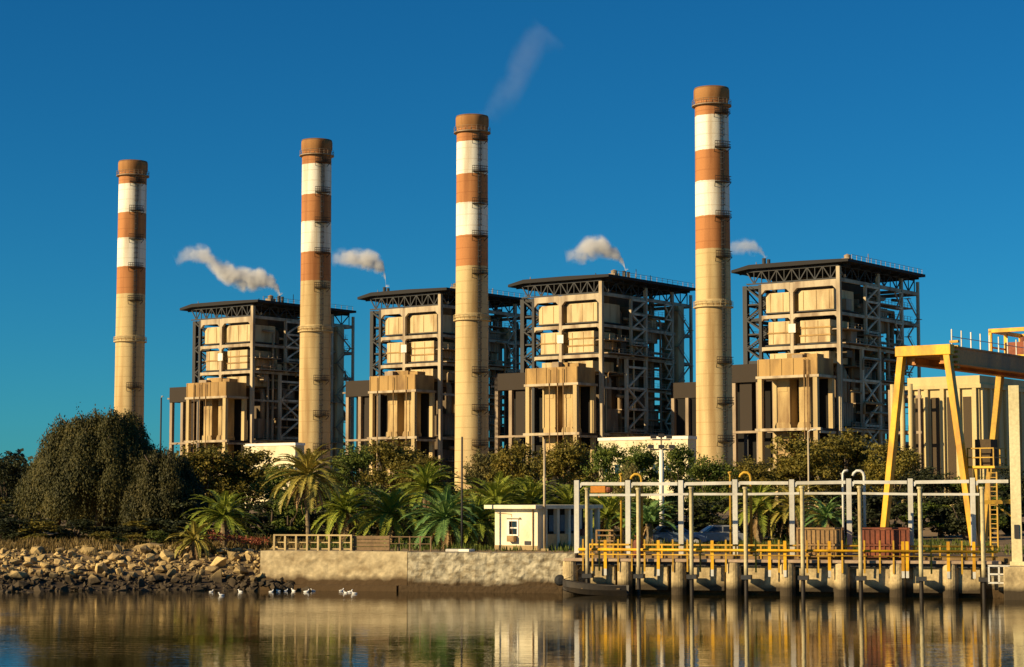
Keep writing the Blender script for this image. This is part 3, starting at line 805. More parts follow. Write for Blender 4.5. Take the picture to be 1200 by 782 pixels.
for i,((X,Y),lab) in enumerate(CH):
    root = ch if i == 0 else ch.copy()
    if i:
        COL.objects.link(root)
        for c0 in chk:
            c = c0.copy(); COL.objects.link(c); c.parent = root
    root.location = (X,Y,GZ); tag(root, lab, 'chimney', 'banded chimneys of the power station')

# ------------------------------------------------------------------ tanks, link building, far hall
def white_block(px0, px1, pytop, D, lab):
    """a long white block whose front runs like the boiler houses"""
    b_ = at(px1,pytop,D); a = (px0-CX)/FPX*.9965; h = b_.z-GZ
    t_ = (b_.x-a*D)/(.8+a*.6)
    t = empty('white_building', (b_.x,D,GZ), UROT, lab, 'building', 'white buildings below the boiler houses')
    mb = MB(); mb.box(-t_,0,0,2.6,0,h-.5); mb.build('wall', M['cream_wall'], t)
    mb = MB(); mb.box(-t_-.15,.15,-.15,2.7,h-.497,h); mb.build('parapet', M['white'], t)
    mb = MB(); mb.box(-t_+.5,-.5,.2,2.4,h+.003,h+.08); mb.build('roof', M['steel_side'], t)
    for k in range(7):
        x = -t_+t_*(k+.5)/7; mb = MB(); mb.box(x-.55,x+.55,-.04,.02,h-6.2,h-4.6); mb.build('window', M['glass'], t)
white_block(702,806,511,325,'long white building between the third and fourth chimneys')
white_block(286,346,519,385,'white building half hidden by trees left of the second chimney')
p0 = at(788,449,452)
lb = empty('link_building', (p0.x,452,GZ), UROT, 'low dark building left of the nearest chimney', 'building')
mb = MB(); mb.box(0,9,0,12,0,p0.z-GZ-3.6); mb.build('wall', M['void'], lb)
mb = MB(); mb.box(-.2,9.2,-.3,12,p0.z-GZ-3.597,p0.z-GZ); mb.build('parapet', M['annex_dark'], lb)
for x in (.6,4.4,8.3):
    mb = MB(); mb.box(x-.4,x+.4,-.9,-.01,0,p0.z-GZ-3.6); mb.build('column', M['steel_side'], lb)

hc = at(1147,440,300)
hall = empty('industrial_hall', (hc.x,300,GZ), UROT, 'ribbed beige hall behind the yellow gantry crane', 'building')
hz = hc.z-GZ
mb = MB(); mb.box(-11.6,0,0,44,0,hz-1.9); mb.build('wall', M['hall'], hall)
mb = MB(); mb.box(-12.1,.5,-.5,44.5,hz-1.897,hz-1.3); mb.box(-11.8,.2,-.2,44.2,hz-1.297,hz); mb.build('cornice', M['hall'], hall)
for k in range(5):
    mb = MB(); x=-11.25+k*2.65; mb.box(x-.32,x+.32,-.45,-.01,0,hz-1.9); mb.build('pilaster', M['hall'], hall)
for k in range(15):
    mb = MB(); y=.6+k*3; mb.box(.01,.42,y-.3,y+.3,0,hz-1.9); mb.build('pilaster', M['hall'], hall)
for k in range(4):
    mb = MB(); x=-10.6+k*2.65; mb.box(x,x+1.35,-.06,-.005,1.5,hz-3.2); mb.build('recess_shade_panel', M['hall_dark'], hall)  # flat dark panels on the wall standing for shade between pilasters
pr = empty('pipe_rack', (hc.x-9.2,301,GZ), UROT, 'rack of tall yellowish pipes standing left of the ribbed beige hall', 'pipe rack')
for x in (-2.6,-1.2,-4.2):
    mb = MB(); mb.tube([(x,0,0),(x,0,hz-1.2)],.36,12); mb.build('pipe', M['hall'], pr, smooth=True)
mb = MB()
for z in (6,12,17.5): mb.bar((-5,.6,z),(.3,.6,z),.3,.4)
mb.bar((-5,.6,0),(-5,.6,hz-2),.35); mb.bar((0,.6,0),(0,.6,hz-2),.35); mb.build('rack_frame', M['steel_side'], pr)

# ------------------------------------------------------------------ gantry crane
cr = empty('gantry_crane', (27.4,130,2.4), UROT, 'yellow gantry crane with splayed legs and a girder coloured brown for its shaded side', 'crane')
CT = 12.9   # girder level above ground
def leg(xb, xt, y, m_, w0=.38, w1=.45):
    mb = MB(); p, q = Vector((xb,y,0)), Vector((xt,y,CT))
    n = len(mb.v)
    for c, wd in ((p,w0),(q,w1)):
        for a,b_ in ((-1,-1),(1,-1),(1,1),(-1,1)): mb.v.append((c.x+a*wd*.5, c.y+b_*.28, c.z))
    mb.f += [(n,n+3,n+2,n+1),(n+4,n+5,n+6,n+7)] + [(n+i,n+(i+1)%4,n+4+(i+1)%4,n+4+i) for i in range(4)]
    return mb.build('leg', m_, cr, bevel=.03)
for y in (0,16.5):
    for xb,xt in ((-3.3,-1.65),(3.3,1.65)):
        lg = leg(xb,xt,y,M['yellow'] if y == 0 else M['yellow_dull'])
        mb = MB(); mb.box(xb-.5,xb+.5,y-.45,y+.45,-.35,.35)
        mb.build('bogie', M['rust'], lg)
    mb = MB(); mb.box(-1.98,1.98,y-.34,y+.34,CT-.02,CT+.66); mb.build('end_beam', M['yellow'], cr, bevel=.03)
mb = MB()
for s_ in (-1.2,1.2): mb.box(s_-.28,s_+.28,.4,24,CT-.48,CT+.54); mb.box(s_-.36,s_+.36,.4,24,CT+.543,CT+.66); mb.box(s_-.36,s_+.36,.4,24,CT-.56,CT-.483)
mb.build('girder', M['girder'], cr)
mb = MB(); mb.box(-.9,.9,.38,24,CT-.1,CT-.02); mb.build('girder_soffit', M['girder'], cr)
for k in range(15):
    y = 1+k*1.55
    mb = MB(); mb.bar((1.5,y,CT+.66),(1.5,y,CT+1.75),.075); mb.build('rail_post', M['silver'], cr)
mb = MB(); mb.bar((1.5,1,CT+1.25),(1.5,23,CT+1.25),.045); mb.build('hand_rail', M['silver'], cr)
tr = MB()
for x in (-1.5,1.5):
    for y in (14.4,17.2,20.0): tr.bar((x,y,CT+.68),(x,y,CT+2.7),.22)
    tr.bar((x,14.3,CT+2.7),(x,20.2,CT+2.7),.22,.28); tr.bar((x,14.3,CT+1.5),(x,20.2,CT+1.5),.12)
for y in (14.4,20.0): tr.bar((-1.6,y,CT+2.7),(1.6,y,CT+2.7),.22,.28)
tr.box(-1.9,1.9,14,20.4,CT+.69,CT+.85)
trolley = tr.build('trolley', M['yellow'], cr)
mb = MB(); mb.box(-.9,.9,15.6,18.8,CT+.86,CT+1.9); mb.lathe([(.3,CT+1.9),(.3,CT+2.3),(.05,CT+2.4)],12,(0,17)); mb.build('hoist', M['rust'], trolley)
mb = MB()
for k in range(6): mb.box(1.55,2.15,.42+.02*k,.78,CT-.9+k*.34,CT-.74+k*.34)
mb.build('cable_box', M['yellow_dull'], cr)
# platform and ladder on the right front leg
mb = MB(); mb.box(2.6,4.6,.35,2.6,5.4,5.55); mb.build('platform', M['yellow'], cr)
mb = MB()
for x,y in ((2.7,.45),(4.5,.45),(4.5,2.5),(2.7,2.5),(3.6,.45),(4.5,1.5)): mb.bar((x,y,5.5),(x,y,6.7),.08)
for h_ in (6.1,6.7):
    mb.bar((2.7,.45,h_),(4.5,.45,h_),.07); mb.bar((4.5,.4,h_),(4.5,2.5,h_),.07); mb.bar((2.7,.4,h_),(2.7,2.5,h_),.07)
mb.build('platform_rail', M['yellow_dull'], cr)
mb = MB()
for s_ in (4.0,4.5): mb.bar((s_,.9,0),(s_,.9,5.4),.1)
for k in range(17): mb.bar((4.0,.9,.3+k*.3),(4.5,.9,.3+k*.3),.05)
mb.build('ladder', M['yellow_dull'], cr)
mb = MB(); mb.bar((3.2,0.6,0),(3.2,.6,5.4),.28); mb.build('strut', M['yellow_dull'], cr)
mb = MB(); mb.box(2.9,4.0,1.2,2.3,5.56,7.3); mb.build('cab', M['hall_dark'], cr)

# tall pale mast at the right edge
pm = on_line(1190.5,.3); mst = empty('steel_mast', (pm.x,pm.y,1.9), e_rot, 'tall cream square mast at the right end of the pier', 'mast')
mt = at(1190,452,pm.y).z-1.9
mb = MB(); mb.box(-.30,.30,-.25,.25,0,mt); mb.box(-.42,.42,-.37,.37,-.0,.25); mb.build('shaft', mat('cream_paint',(.70,.62,.36),.6,(.4,.28,.1),.4,.6,.3), mst, bevel=.02)
mb = MB(); mb.bar((-.31,0,3.75),(-2.0,0,3.7),.16,.24); mb.bar((-.31,0,2.9),(-1.2,0,3.6),.1); mb.build('arm', M['yellow_dull'], mst)
mb = MB(); mb.box(-.14,.14,-.32,-.251,1.6,2.4); mb.build('switch_box', M['steel_dark'], mst)
# concrete end block
pb = on_line(1172,1.3); eb = empty('concrete_block', (pb.x,pb.y,0), e_rot, 'square concrete mooring block at the right end of the pier', 'block')
mb = MB(); mb.box(.1,4.5,-.9,1.2,-2,1.89); mb.build('block', M['buttress'], eb, bevel=.05)
gb = on_line(1156,1.75); gt = empty('hatch_guard', (gb.x,gb.y,0), e_rot, 'small square grey steel frame hanging on the pier edge by the mooring block', 'frame')
mb = MB()
for a,b_ in (((0,0,.95),(1.25,0,.95)),((0,0,1.93),(1.25,0,1.93)),((.05,0,.95),(.05,0,1.93)),((1.2,0,.95),(1.2,0,1.93)),((.05,0,1.45),(1.2,0,1.45)),((.62,0,.95),(.62,0,1.93))): mb.bar(a,b_,.1)
mb.build('frame', M['silver'], gt)

# ------------------------------------------------------------------ pipe frames on the pier
sf = empty('pipe_gantry', (3.8,122.5,0), e_rot, 'long silver steel frame of square posts standing behind the yellow rail', 'frame')
tops = [(676,563),(736,563),(798,563),(861.5,562),(928,562),(995,561),(1067,561),(1140,560)]
OFF = -1.2
xs_ = [(pl(on_line(px,OFF)), at(px,py,on_line(px,OFF).y).z) for px,py in tops]
for x,z in xs_:
    mb = MB(); mb.box(x-.15,x+.15,-OFF-.13,-OFF+.13,ZD+.01,z); mb.box(x-.28,x+.28,-OFF-.25,-OFF+.25,ZD+.004,ZD+.05); mb.build('post', M['silver'], sf)
xs_.append((pl(on_line(1186,OFF)), xs_[-1][1]))
for (x0,z0),(x1,z1) in zip(xs_,xs_[1:]):
    mb = MB(); mb.bar((x0+.28,-OFF,z0-.22),(x1-.2,-OFF,z1-.22),.2,.2); mb.bar((x0+.17,-OFF,z0-.42),(x0+.3,-OFF,z0-.22),.14,.2); mb.build('top_beam', M['silver'], sf)
pf = empty('pile_row', (3.8,122.5,0), e_rot, 'row of cream steel piles standing in the water joined by a thin beam', 'frame')
OP = 1.5
pt = [(688,574),(748,574),(810,573),(873.5,573),(940,572),(1007.5,572),(1078,573),(1151,573)]
pxs = [(pl(on_line(px,OP)), at(px,py,on_line(px,OP).y).z) for px,py in pt]
for x,z in pxs:
    mb = MB(); mb.tube([(x,-OP,-2.5),(x,-OP,z)],.125,12); mb.tube([(x,-OP,z-.001),(x,-OP,z+.12)],.17,12); mb.build('pile', M['pile'], pf, smooth=False)
    mb = MB(); mb.box(x-.30,x+.30,-OP-.2,-.9,1.0,1.25); mb.build('bracket', M['steel_dark'], pf)
for (x0,z0),(x1,z1) in zip(pxs,pxs[1:]):
    mb = MB(); mb.bar((x0+.16,-OP,z0-.32),(x1-.16,-OP,z1-.32),.11,.14); mb.build('thin_beam', M['silver'], pf)
# yellow guard rail
yr = empty('guard_rail', (3.8,122.5,0), e_rot, 'bright yellow pipe rail along the edge of the pier', 'rail')
YO = 1.0
xe = pl(on_line(1168,YO))
mb = MB(); mb.tube([(.55,-YO-.1,2.72),(xe,-YO-.1,2.72)],.085,10); mb.build('rail', M['yellow'], yr, smooth=True)
mb = MB(); mb.tube([(.55,-YO-.02,2.42),(xe,-YO-.02,2.42)],.035,8); mb.build('lower_rail', M['yellow_dull'], yr, smooth=True)
ypm = M['yellow'].copy(); 
for px in (709,771,834,901,919,971,1057,1062,1110,1140):
    x = pl(on_line(px,YO)); mb = MB(); mb.box(x-.09,x+.09,-YO-.02,-YO+.035,1.55,3.3); mb.build('post', M['yellow'], yr)
    mb = MB(); mb.box(x-.085,x+.085,-YO-.023,-YO+.02,1.15,1.549); mb.build('post_foot', M['silver'], yr)
mb = MB(); mb.tube([(.8,.55,2.98),(xe,.55,2.98)],.06,8); mb.build('back_rail', M['yellow_dull'], yr, smooth=True)
for k in range(17):
    x = .9+(xe-1.2)*k/16; mb = MB(); mb.box(x-.05,x+.05,.5,.6,ZD+.003,3.05); mb.build('back_post', M['yellow_dull'] if k%3 else M['yellow'], yr)
for px in (694,683,702,724,740,755,788,805,820,850,885,912,945,958,986,1012,1030,1046,1090,1126,1152):
    x = pl(on_line(px,YO)); mb = MB(); mb.box(x-.05,x+.05,-YO-.02,-YO+.03,1.4,3.35); mb.build('thin_post', M['yellow_dull'], yr)
# swan neck vent pipes
for i,(pa,pb_,py,pyb,lab) in enumerate(((728,752,556,640,'pair of yellow swan-neck vent pipes above the left end of the steel frame'),(856,880,554,640,'pair of yellow swan-neck vent pipes at the middle of the steel frame'),(988,1013,552,640,'pair of cream swan-neck vent pipes left of the crane leg'))):
    va, vb = on_line(pa,-1.9), on_line(pb_,-1.9); z = at(pa,py,va.y).z
    t = empty('vent_pipe', (va.x,va.y,ZD+.2), e_rot, lab, 'pipe', 'swan-neck vent pipes')
    dl = (vb-va).length; h = z-ZD-.2
    mm_ = M['yellow_dull'] if i < 2 else M['silver']
    mb = MB(); mb.tube([(0,0,0),(0,0,h-.15),(-.1 if i<2 else .1,0,h),(.1 if i<2 else .32,0,h+.03)],.075,8); mb.build('upright', mm_, t, smooth=True)
    mb = MB(); mb.tube([(dl,0,0),(dl,0,h-.35),(dl-.06,0,h-.12),(dl-.22,0,h),(dl-.45,0,h),(dl-.62,0,h-.14),(dl-.68,0,h-.3)],.085,8); mb.build('swan_neck', mm_, t, smooth=True)
v = on_line(747,-.6); dr = empty('valve_drum', (v.x,v.y,ZD), 0, 'rust red valve drum at the foot of a cream pile on the pier', 'valve')
mb = MB(); mb.lathe([(.24,0),(.3,.06),(.3,.95),(.24,1.1),(.1,1.14),(.1,1.35)],16); mb.build('drum', M['rust'], dr)
mb = MB(); mb.tube([(math.cos(k*math.pi/6)*.22, math.sin(k*math.pi/6)*.22,1.36) for k in range(13)],.03,5,caps=False); mb.build('hand_wheel', M['rust'], dr)
v = on_line(702,-1.3); hl = empty('beam_hoist', (v.x,v.y,0), e_rot, 'small orange hoist hanging from the left beam of the steel frame', 'hoist')
zb = xs_[0][1]
mb = MB(); mb.box(-.5,.45,-.22,.22,zb-.78,zb-.36); mb.tube([(0,0,zb-.78),(0,0,zb-1.1)],.04,6); mb.build('hoist_body', M['girder'], hl, bevel=.04)
mb = MB(); mb.lathe([(.2,zb-.75),(.26,zb-.6),(.2,zb-.42)],12,(.62,0)); mb.build('motor', M['rust'], hl)

# slatted steel bins on the pier
def bin_(px0,px1,py0,D_off,m_,lab,dep=1.4):
    a, b_ = on_line(px0,D_off), on_line(px1,D_off); wd = (b_-a).length; h = at(px0,py0,a.y).z-ZD-.12
    t = empty('slatted_bin', (a.x,a.y,ZD+.004), e_rot, lab, 'bin', 'slatted steel bins on the pier')
    mb = MB(); mb.box(.06,wd-.06,.06,dep-.06,.12,.2); mb.build('floor', M[m_], t)
    for nm,(x0,x1,y0,y1) in (('front_panel',(.08,wd-.08,.0,.05)),('back_panel',(.08,wd-.08,dep-.05,dep)),('side_panel',(.0,.05,.08,dep-.08)),('side_panel',(wd-.05,wd,.08,dep-.08))):
        mb = MB(); hz_ = h*.45
        mb.box(x0,x1,y0,y1,.25,hz_-.04); mb.box(x0,x1,y0,y1,hz_+.12,h-.08)
        nx_ = 9 if x1-x0 > 1 else 1; ny_ = 5 if y1-y0 > .6 else 1
        for k in range(nx_ if nx_>1 else 0):
            xx = x0+(x1-x0)*(k+.5)/nx_; yy = -.05 if nm=='front_panel' else dep
            mb.box(xx-.04,xx+.04,yy,yy+.05,.22,h-.1)
        mb.build(nm, M[m_], t)
    mb = MB()
    for x in (.0,wd):
        for y in (0,dep): mb.bar((x,y,0),(x,y,h+.05),.12)
    for z in (.2,h*.47,h):
        for y in (-.03,dep+.03): mb.bar((.06,y,z),(wd-.06,y,z),.1)
        for x in (-.03,wd+.03): mb.bar((x,.06,z),(x,dep-.06,z),.1)
    mb.build('frame', M[m_], t)
bin_(934,985,617,-.2,'rust_tan','rusty tan slatted steel bin on the pier, left of the red one')
bin_(1007,1064,617,-.2,'rust','rust red slatted steel bin on the pier below the crane leg')
# brown pipe rack fence right of the hut
v0 = on_line(699,-3.2); v1 = on_line(730,-3.2); wd=(v1-v0).length
t = empty('steel_barrier',(v0.x,v0.y,2.4),e_rot,'brown steel barrier of horizontal bars right of the white hut','barrier')
for k in range(3):
    mb = MB(); mb.bar((wd*k/2,0,0),(wd*k/2,0,1.45),.12); mb.build('post', M['rust_tan'], t)
mb = MB()
for z in (.35,.75,1.1,1.42): mb.bar((0,-.08,z),(wd,-.08,z),.09)
mb.build('bars', M['rust_tan'], t)

# ------------------------------------------------------------------ hut, fences, poles
hp = at(580,645,132.5)
hut = empty('gate_hut', (hp.x,132.5,2.42), UROT, 'small white hut with a flat roof and a barred window on the quay', 'hut')
HW, HL, HH = 3.55, .75, 2.72
mb = MB()
for x0,x1,z0,z1 in ((0,1.15,0,HH),(1.15,1.95,0,1.0),(1.15,1.95,1.95,HH),(1.95,HW,0,HH)): mb.box(x0,x1,0,.2,z0,z1)
mb.box(0,.2,.2,HL,0,HH); mb.box(HW-.2,HW,.2,HL,0,HH); mb.box(.2,HW-.2,HL-.2,HL,0,HH)
M['hutwall'] = mat('hut_render',(.80,.72,.52),.85,(.52,.40,.22),.5,.8,.4,.08,.01)
mb.build('wall', M['hutwall'], hut)
mb = MB(); mb.box(-.02,HW+.0,-.025,-.001,0,.3); mb.build('plinth', mat('plinth',(.35,.25,.12),.9,None,.6,1.5), hut)
mb = MB(); mb.box(-.55,HW+.2,-.5,7.4,HH+.003,HH+.26); mb.build('roof', M['hutwall'], hut, bevel=.02)
wf = MB(); wf.box(1.1,2.0,-.06,.0,1.9,2.02); wf.box(1.1,2.0,-.06,0,.93,1.03); wf.box(1.1,1.22,-.06,0,1.03,1.9); wf.box(1.88,2.0,-.06,0,1.03,1.9); wf.box(1.2,1.9,.04,.08,1.42,1.5)
win = wf.build('window', M['white'], hut)
mb = MB(); mb.box(1.3,1.72,.09,.13,1.3,1.82); mb.box(1.16,1.94,.15,.19,1.01,1.94); mb.build('pane', M['glass'], win)
mb = MB(); mb.box(1.25,1.85,-.35,-.03,.55,.95); mb.box(1.3,1.8,-.38,-.35,.6,.9); mb.build('air_conditioner', M['rust_tan'], hut)
mb = MB(); mb.tube([(3.2,-.07,HH),(3.2,-.07,.1)],.04,8); mb.tube([(.2,-.05,2.45),(1.4,-.05,2.38),(1.5,-.05,.95)],.018,5); mb.build('down_pipe', M['rust_tan'], hut)
mb = MB(); mb.box(2.5,3.0,-.05,-.003,.35,.6); mb.build('vent_grille', M['steel_dark'], hut)
mb = MB(); mb.box(.95,2.15,-.2,-.01,2.1,2.16); mb.build('window_hood', M['hutwall'], hut)
# long porch side with pillars, low wall and dark openings
for y in (.9,2.3,3.6,4.9,6.2,7.1):
    mb = MB(); mb.box(HW-.26,HW+.06,y-.13,y+.13,0,HH); mb.build('pillar', M['hutwall'], hut)
mb = MB(); mb.box(HW-.18,HW-.02,1.04,6.96,0,1.05); mb.build('low_wall', mat('porch_wall',(.66,.42,.17),.85,(.3,.2,.1),.5,.8), hut)
mb = MB(); mb.box(.3,HW-1.1,.8,6.9,0,HH); mb.build('inner_wall', M['annex_dark'], hut)
for y in (1.7,3.0,4.3,5.6):
    mb = MB(); mb.box(HW-1.08,HW-1.02,y-.28,y+.28,1.2,2.3); mb.build('window', M['car_blue'], hut)
mb = MB(); mb.box(HW+.07,HW+.35,4.7,5.2,.9,1.35); mb.build('meter_box', M['rust'], hut)

# white railing and brown fence along the quay
def quay_pt(px, off): # off landward from the left quay line
    d0 = (Q2-Q0).normalized(); nb = Vector((-d0.y,d0.x)); b0 = Q0+nb*off; a=(px-CX)/FPX*.9965
    t = (a*b0.y-b0.x)/(d0.x-a*d0.y); r = b0+d0*t; return Vector((r.x,r.y,0))
qr = math.atan2((Q2-Q0).y,(Q2-Q0).x)
f0, f1 = quay_pt(322,2.2), quay_pt(412,2.2); ln=(f1-f0).length
fe = empty('railing',(f0.x,f0.y,2.4),qr,'cream railing of square cells on the quay below the tall palm','railing')
n=7
for k in range(n+1):
    mb = MB(); x=ln*k/n; mb.box(x-.06,x+.06,-.06,.06,0,1.0); mb.build('post',M['concrete'],fe)
mb = MB(); mb.box(-.06,ln+.06,-.05,.05,1.003,1.1); mb.build('top_rail',M['concrete'],fe)
mb = MB()
mb.box(-.05,ln+.05,.062,.12,.12,.2)
mb.build('bottom_rail',M['concrete'],fe)
mb = MB(); mb.box(-.05,ln+.05,.062,.11,.55,.61)
mb.build('lower_rail',M['concrete'],fe)
f0, f1 = quay_pt(415,2.4), quay_pt(456,2.4); ln=(f1-f0).length
fe = empty('board_fence',(f0.x,f0.y,2.4),qr,'low brown board fence at the right end of the cream railing','fence')
for k in range(3):
    mb = MB(); mb.box(ln*k/2-.06,ln*k/2+.06,.0,.1,0,1.05); mb.build('post',M['wood'],fe)
mb = MB()
for k in range(4): mb.box(-.05,ln+.05,-.045,-.003,.1+k*.24,.1+k*.24+.2)
mb.build('boards',M['wood'],fe)
f0, f1 = quay_pt(456,3.2), quay_pt(505,3.2); ln=(f1-f0).length
fe = empty('wire_fence',(f0.x,f0.y,2.4),qr,'thin dark rail fence in front of the middle palms','fence')
for k in range(5):
    mb = MB(); mb.bar((ln*k/4,0,0),(ln*k/4,0,1.0),.08); mb.build('post',M['wood'],fe)
mb = MB(); mb.bar((0,0,.95),(ln,0,.95),.06); mb.bar((0,0,.5),(ln,0,.5),.05); mb.build('rails',M['wood'],fe)
for px in (532,545):
    v = quay_pt(px,1.6); mb = MB(); mb.box(-.5,.5,-.4,.4,0,.16); o=mb.build('paving_slab',M['white'],loc=(v.x,v.y,2.46),bevel=.02); o.rotation_euler=(0,0,qr+(.2 if px<540 else -.25))
    tag(o,'pale paving slab lying on the quay edge, '+('left one of two' if px<540 else 'right one of two'),'slab')

def pole(px,py0,D,base_z,r0,r1,m_,lab,name='lamp_post',head=None):
    top = at(px,py0,D); t = empty(name,(top.x,D,base_z),0,lab,'pole'); h=top.z-base_z
    mb = MB(); mb.tube([(0,0,-.1),(0,0,h)],[r0,r1],10); mb.build('shaft',m_,t,smooth=True)
    mb = MB(); mb.box(-.25,.25,-.25,.25,-.1,.12); mb.build('foot',M['concrete'],t)
    if head: head(t,h)
def lamp_arm(t,h):
    mb = MB(); mb.tube([(0,0,h),(.15,-.3,h+.12),(.3,-.8,h+.15)],.05,6); mb.build('arm',M['silver'],t)
    mb = MB(); mb.box(.2,.5,-1.3,-.75,h+.06,h+.2); mb.build('lamp_head',M['silver'],t,bevel=.04)
def floods(t,h):
    mb = MB()
    mb.bar((-.9,0,h),(.9,0,h),.1)
    mb.bar((-.7,0,h+.75),(.7,0,h+.75),.1); mb.bar((0,0,h),(0,0,h+.95),.12); mb.build('cross_arm',M['steel_side'],t)
    for x,z in ((-.8,.2),(0,.2),(.8,.2),(-.6,.95),(0,1.05),(.6,.95)):
        mb = MB(); mb.box(x-.22,x+.22,-.2,.1,h+z-.12,h+z+.16); mb.build('flood_lamp',M['steel_dark'],t)
pole(638,515,130.5,2.42,.09,.075,M['steel_pale'],'tall thin tan pole standing at the corner of the white hut',name='flag_pole')
pole(541.5,512,131,2.4,.07,.06,M['steel_dark'],'thin dark pole before the third chimney left of the hut',name='utility_pole')
pole(775,527,150,2.5,.19,.16,M['white'],'thick pale pole with a cluster of floodlights behind the steel frame',head=floods)
pole(947,506,170,2.8,.1,.07,M['steel_pale'],'slim lamp post with a small bright head before the nearest boiler house',head=lamp_arm)
pole(189,466,300,4,.16,.12,M['steel_dark'],'dark lamp post standing between the willow and the farthest boiler house',head=lamp_arm)

# ------------------------------------------------------------------ boat, cars, birds
v = on_line(697,2.5)
bt = empty('rowing_boat',(v.x,v.y,-.08),e_rot,'dark rowing boat moored under the left end of the pier','boat')
mb = MB(); n=14; secs=[]
for i in range(n+1):
    t=i/n; x=-2.0+4.0*t; bw=.72*(math.sin(math.pi*min(1,max(.0,t*.82+.02)))**.6) if t>0 else .02
    bw = max(.03,bw); sh=.62+.42*(1-t)**2.2+.08*t*t
    keel=.0+.35*(1-t)**4
    sec=[(x,-bw,sh),(x,-bw*.92,sh*.6),(x,-bw*.55,keel+.08),(x,0,keel),(x,bw*.55,keel+.08),(x,bw*.92,sh*.6),(x,bw,sh),(x,bw*.9,sh-.02),(x,bw*.5,keel+.16),(x,-bw*.5,keel+.16),(x,-bw*.9,sh-.02)]
    secs.append(sec)
m_=len(secs[0])
for s_ in secs: mb.v+=s_
for i in range(n):
    for j in range(m_):
        k=(j+1)%m_; mb.f.append((i*m_+j,i*m_+k,(i+1)*m_+k,(i+1)*m_+j))
mb.f.append(tuple(range(m_))); mb.f.append(tuple(n*m_+j for j in reversed(range(m_))))
mb.build('hull',M['hull'],bt)
for x in (-.6,.6,1.5):
    mb=MB(); mb.box(x-.13,x+.13,-.58,.58,.48,.53); mb.build('thwart',M['wood'],bt)
mb=MB(); mb.tube([(-1.95,0,1.02),(-1.6,.6,1.15),(-1.2,1.6,1.7)],.02,5); mb.build('rope',M['wood'],bt)
v = quay_pt(656,-.35); mb=MB(); mb.lathe([(.12,.0),(.3,.06),(.36,.3),(.3,.55),(.12,.6)],14); o=mb.build('tyre_fender',M['black'],loc=(v.x,v.y,.75)); o.rotation_euler=(math.radians(80),0,0); tag(o,'black tyre fender hanging on the quay wall left of the boat','fender')

def car(px,D,rz,m_,lab):
    p=at(px,640,D); t=empty('parked_car',(p.x,D,gh(p.x,D)),rz,lab,'car','cars parked behind the pier')
    mb=MB(); prof=[(-2.1,.28),(-2.15,.6),(-2.05,.85),(-1.2,.95),(1.4,.92),(2.0,.78),(2.12,.5),(2.08,.28)]
    mb.prism(prof,-.85,.85,lambda p,q,t_:(p,t_,q)); mb.build('body',m_,t,bevel=.08)
    cb=MB(); n=len(cb.v)
    lo=[(-1.75,-.8,.93),(1.05,-.8,.93),(1.05,.8,.93),(-1.75,.8,.93)]; hi=[(-1.2,-.62,1.45),(.25,-.62,1.45),(.25,.62,1.45),(-1.2,.62,1.45)]
    cb.v+=lo+hi; cb.f+=[(3,2,1,0),(4,5,6,7)]+[(i,(i+1)%4,4+(i+1)%4,4+i) for i in range(4)]
    cab=cb.build('cabin',m_,t,bevel=.05)
    w_=MB()
    for s_ in (-1,1):
        w_.quad((-1.45,s_*.79,1.0),(-.4,s_*.79,1.0),(-.45,s_*.66,1.36),(-1.1,s_*.66,1.36)); w_.quad((-.3,s_*.79,1.0),(.8,s_*.79,1.0),(.25,s_*.66,1.36),(-.33,s_*.66,1.36))
    w_.quad((1.02,-.7,.99),(1.02,.7,.99),(.36,.55,1.40),(.36,-.55,1.40)); w_.build('window',M['glass'],cab)
    for x in (-1.35,1.3):
        for s_ in (-1,1):
            wh=MB(); wh.tube([(x,s_*.70,.32),(x,s_*.9,.32)],.32,18); o=wh.build('wheel',M['black'],t)
            r_=MB(); r_.tube([(x,s_*.88,.32),(x,s_*.915,.32)],.19,12); r_.build('rim',M['silver'],o)
    for s_ in (-.6,.6):
        l=MB(); l.box(2.06,2.13,s_-.18,s_+.18,.55,.72); l.build('headlight',M['white'],t)
car(792,143,math.radians(8),M['car_blue'],'dusty blue car parked behind the pier right of the floodlight pole')
car(838,145,math.radians(-170),M['car_white'],'dusty grey car parked behind the middle of the pipe gantry')

mb=MB()
prof=[(-.24,.10,.012),(-.17,.09,.05),(-.08,.075,.085),(.03,.08,.1),(.10,.10,.085),(.145,.15,.05),(.165,.21,.045),(.185,.25,.05),(.215,.262,.045),(.24,.255,.022),(.285,.245,.006)]
mb.tube([(x,0,z) for x,z,r in prof],[r for *_,r in prof],12)
bird_me=mb.build('floating_gull',M['bird'],smooth=True)
for i,(px,py,rz) in enumerate(((249,684,.4),(283,691,2.8),(261,697,3.4),(319,687,.2),(327,692,3.0),(336,690,.6),(345,689,2.6),(360,693,.1),(368,691,3.3),(401,689,.5),(406,694,2.9),(411,693,.2),(416,695,3.2))):
    o = bird_me if i==0 else bird_me.copy()
    if i: COL.objects.link(o)
    D=min(EYE*FPX/(py-585+.0), 125.2-(1.5 if px<320 else .3)); o.location=(((px-600)/FPX)*D*.9965,D,-.03); o.rotation_euler=(0,0,rz); s_=.62+.2*((i*7)%5)/5; o.scale=(s_,s_,s_)
    tag(o,'small white gull floating on the water at the foot of the rocks','gull','white gulls floating by the rocks')

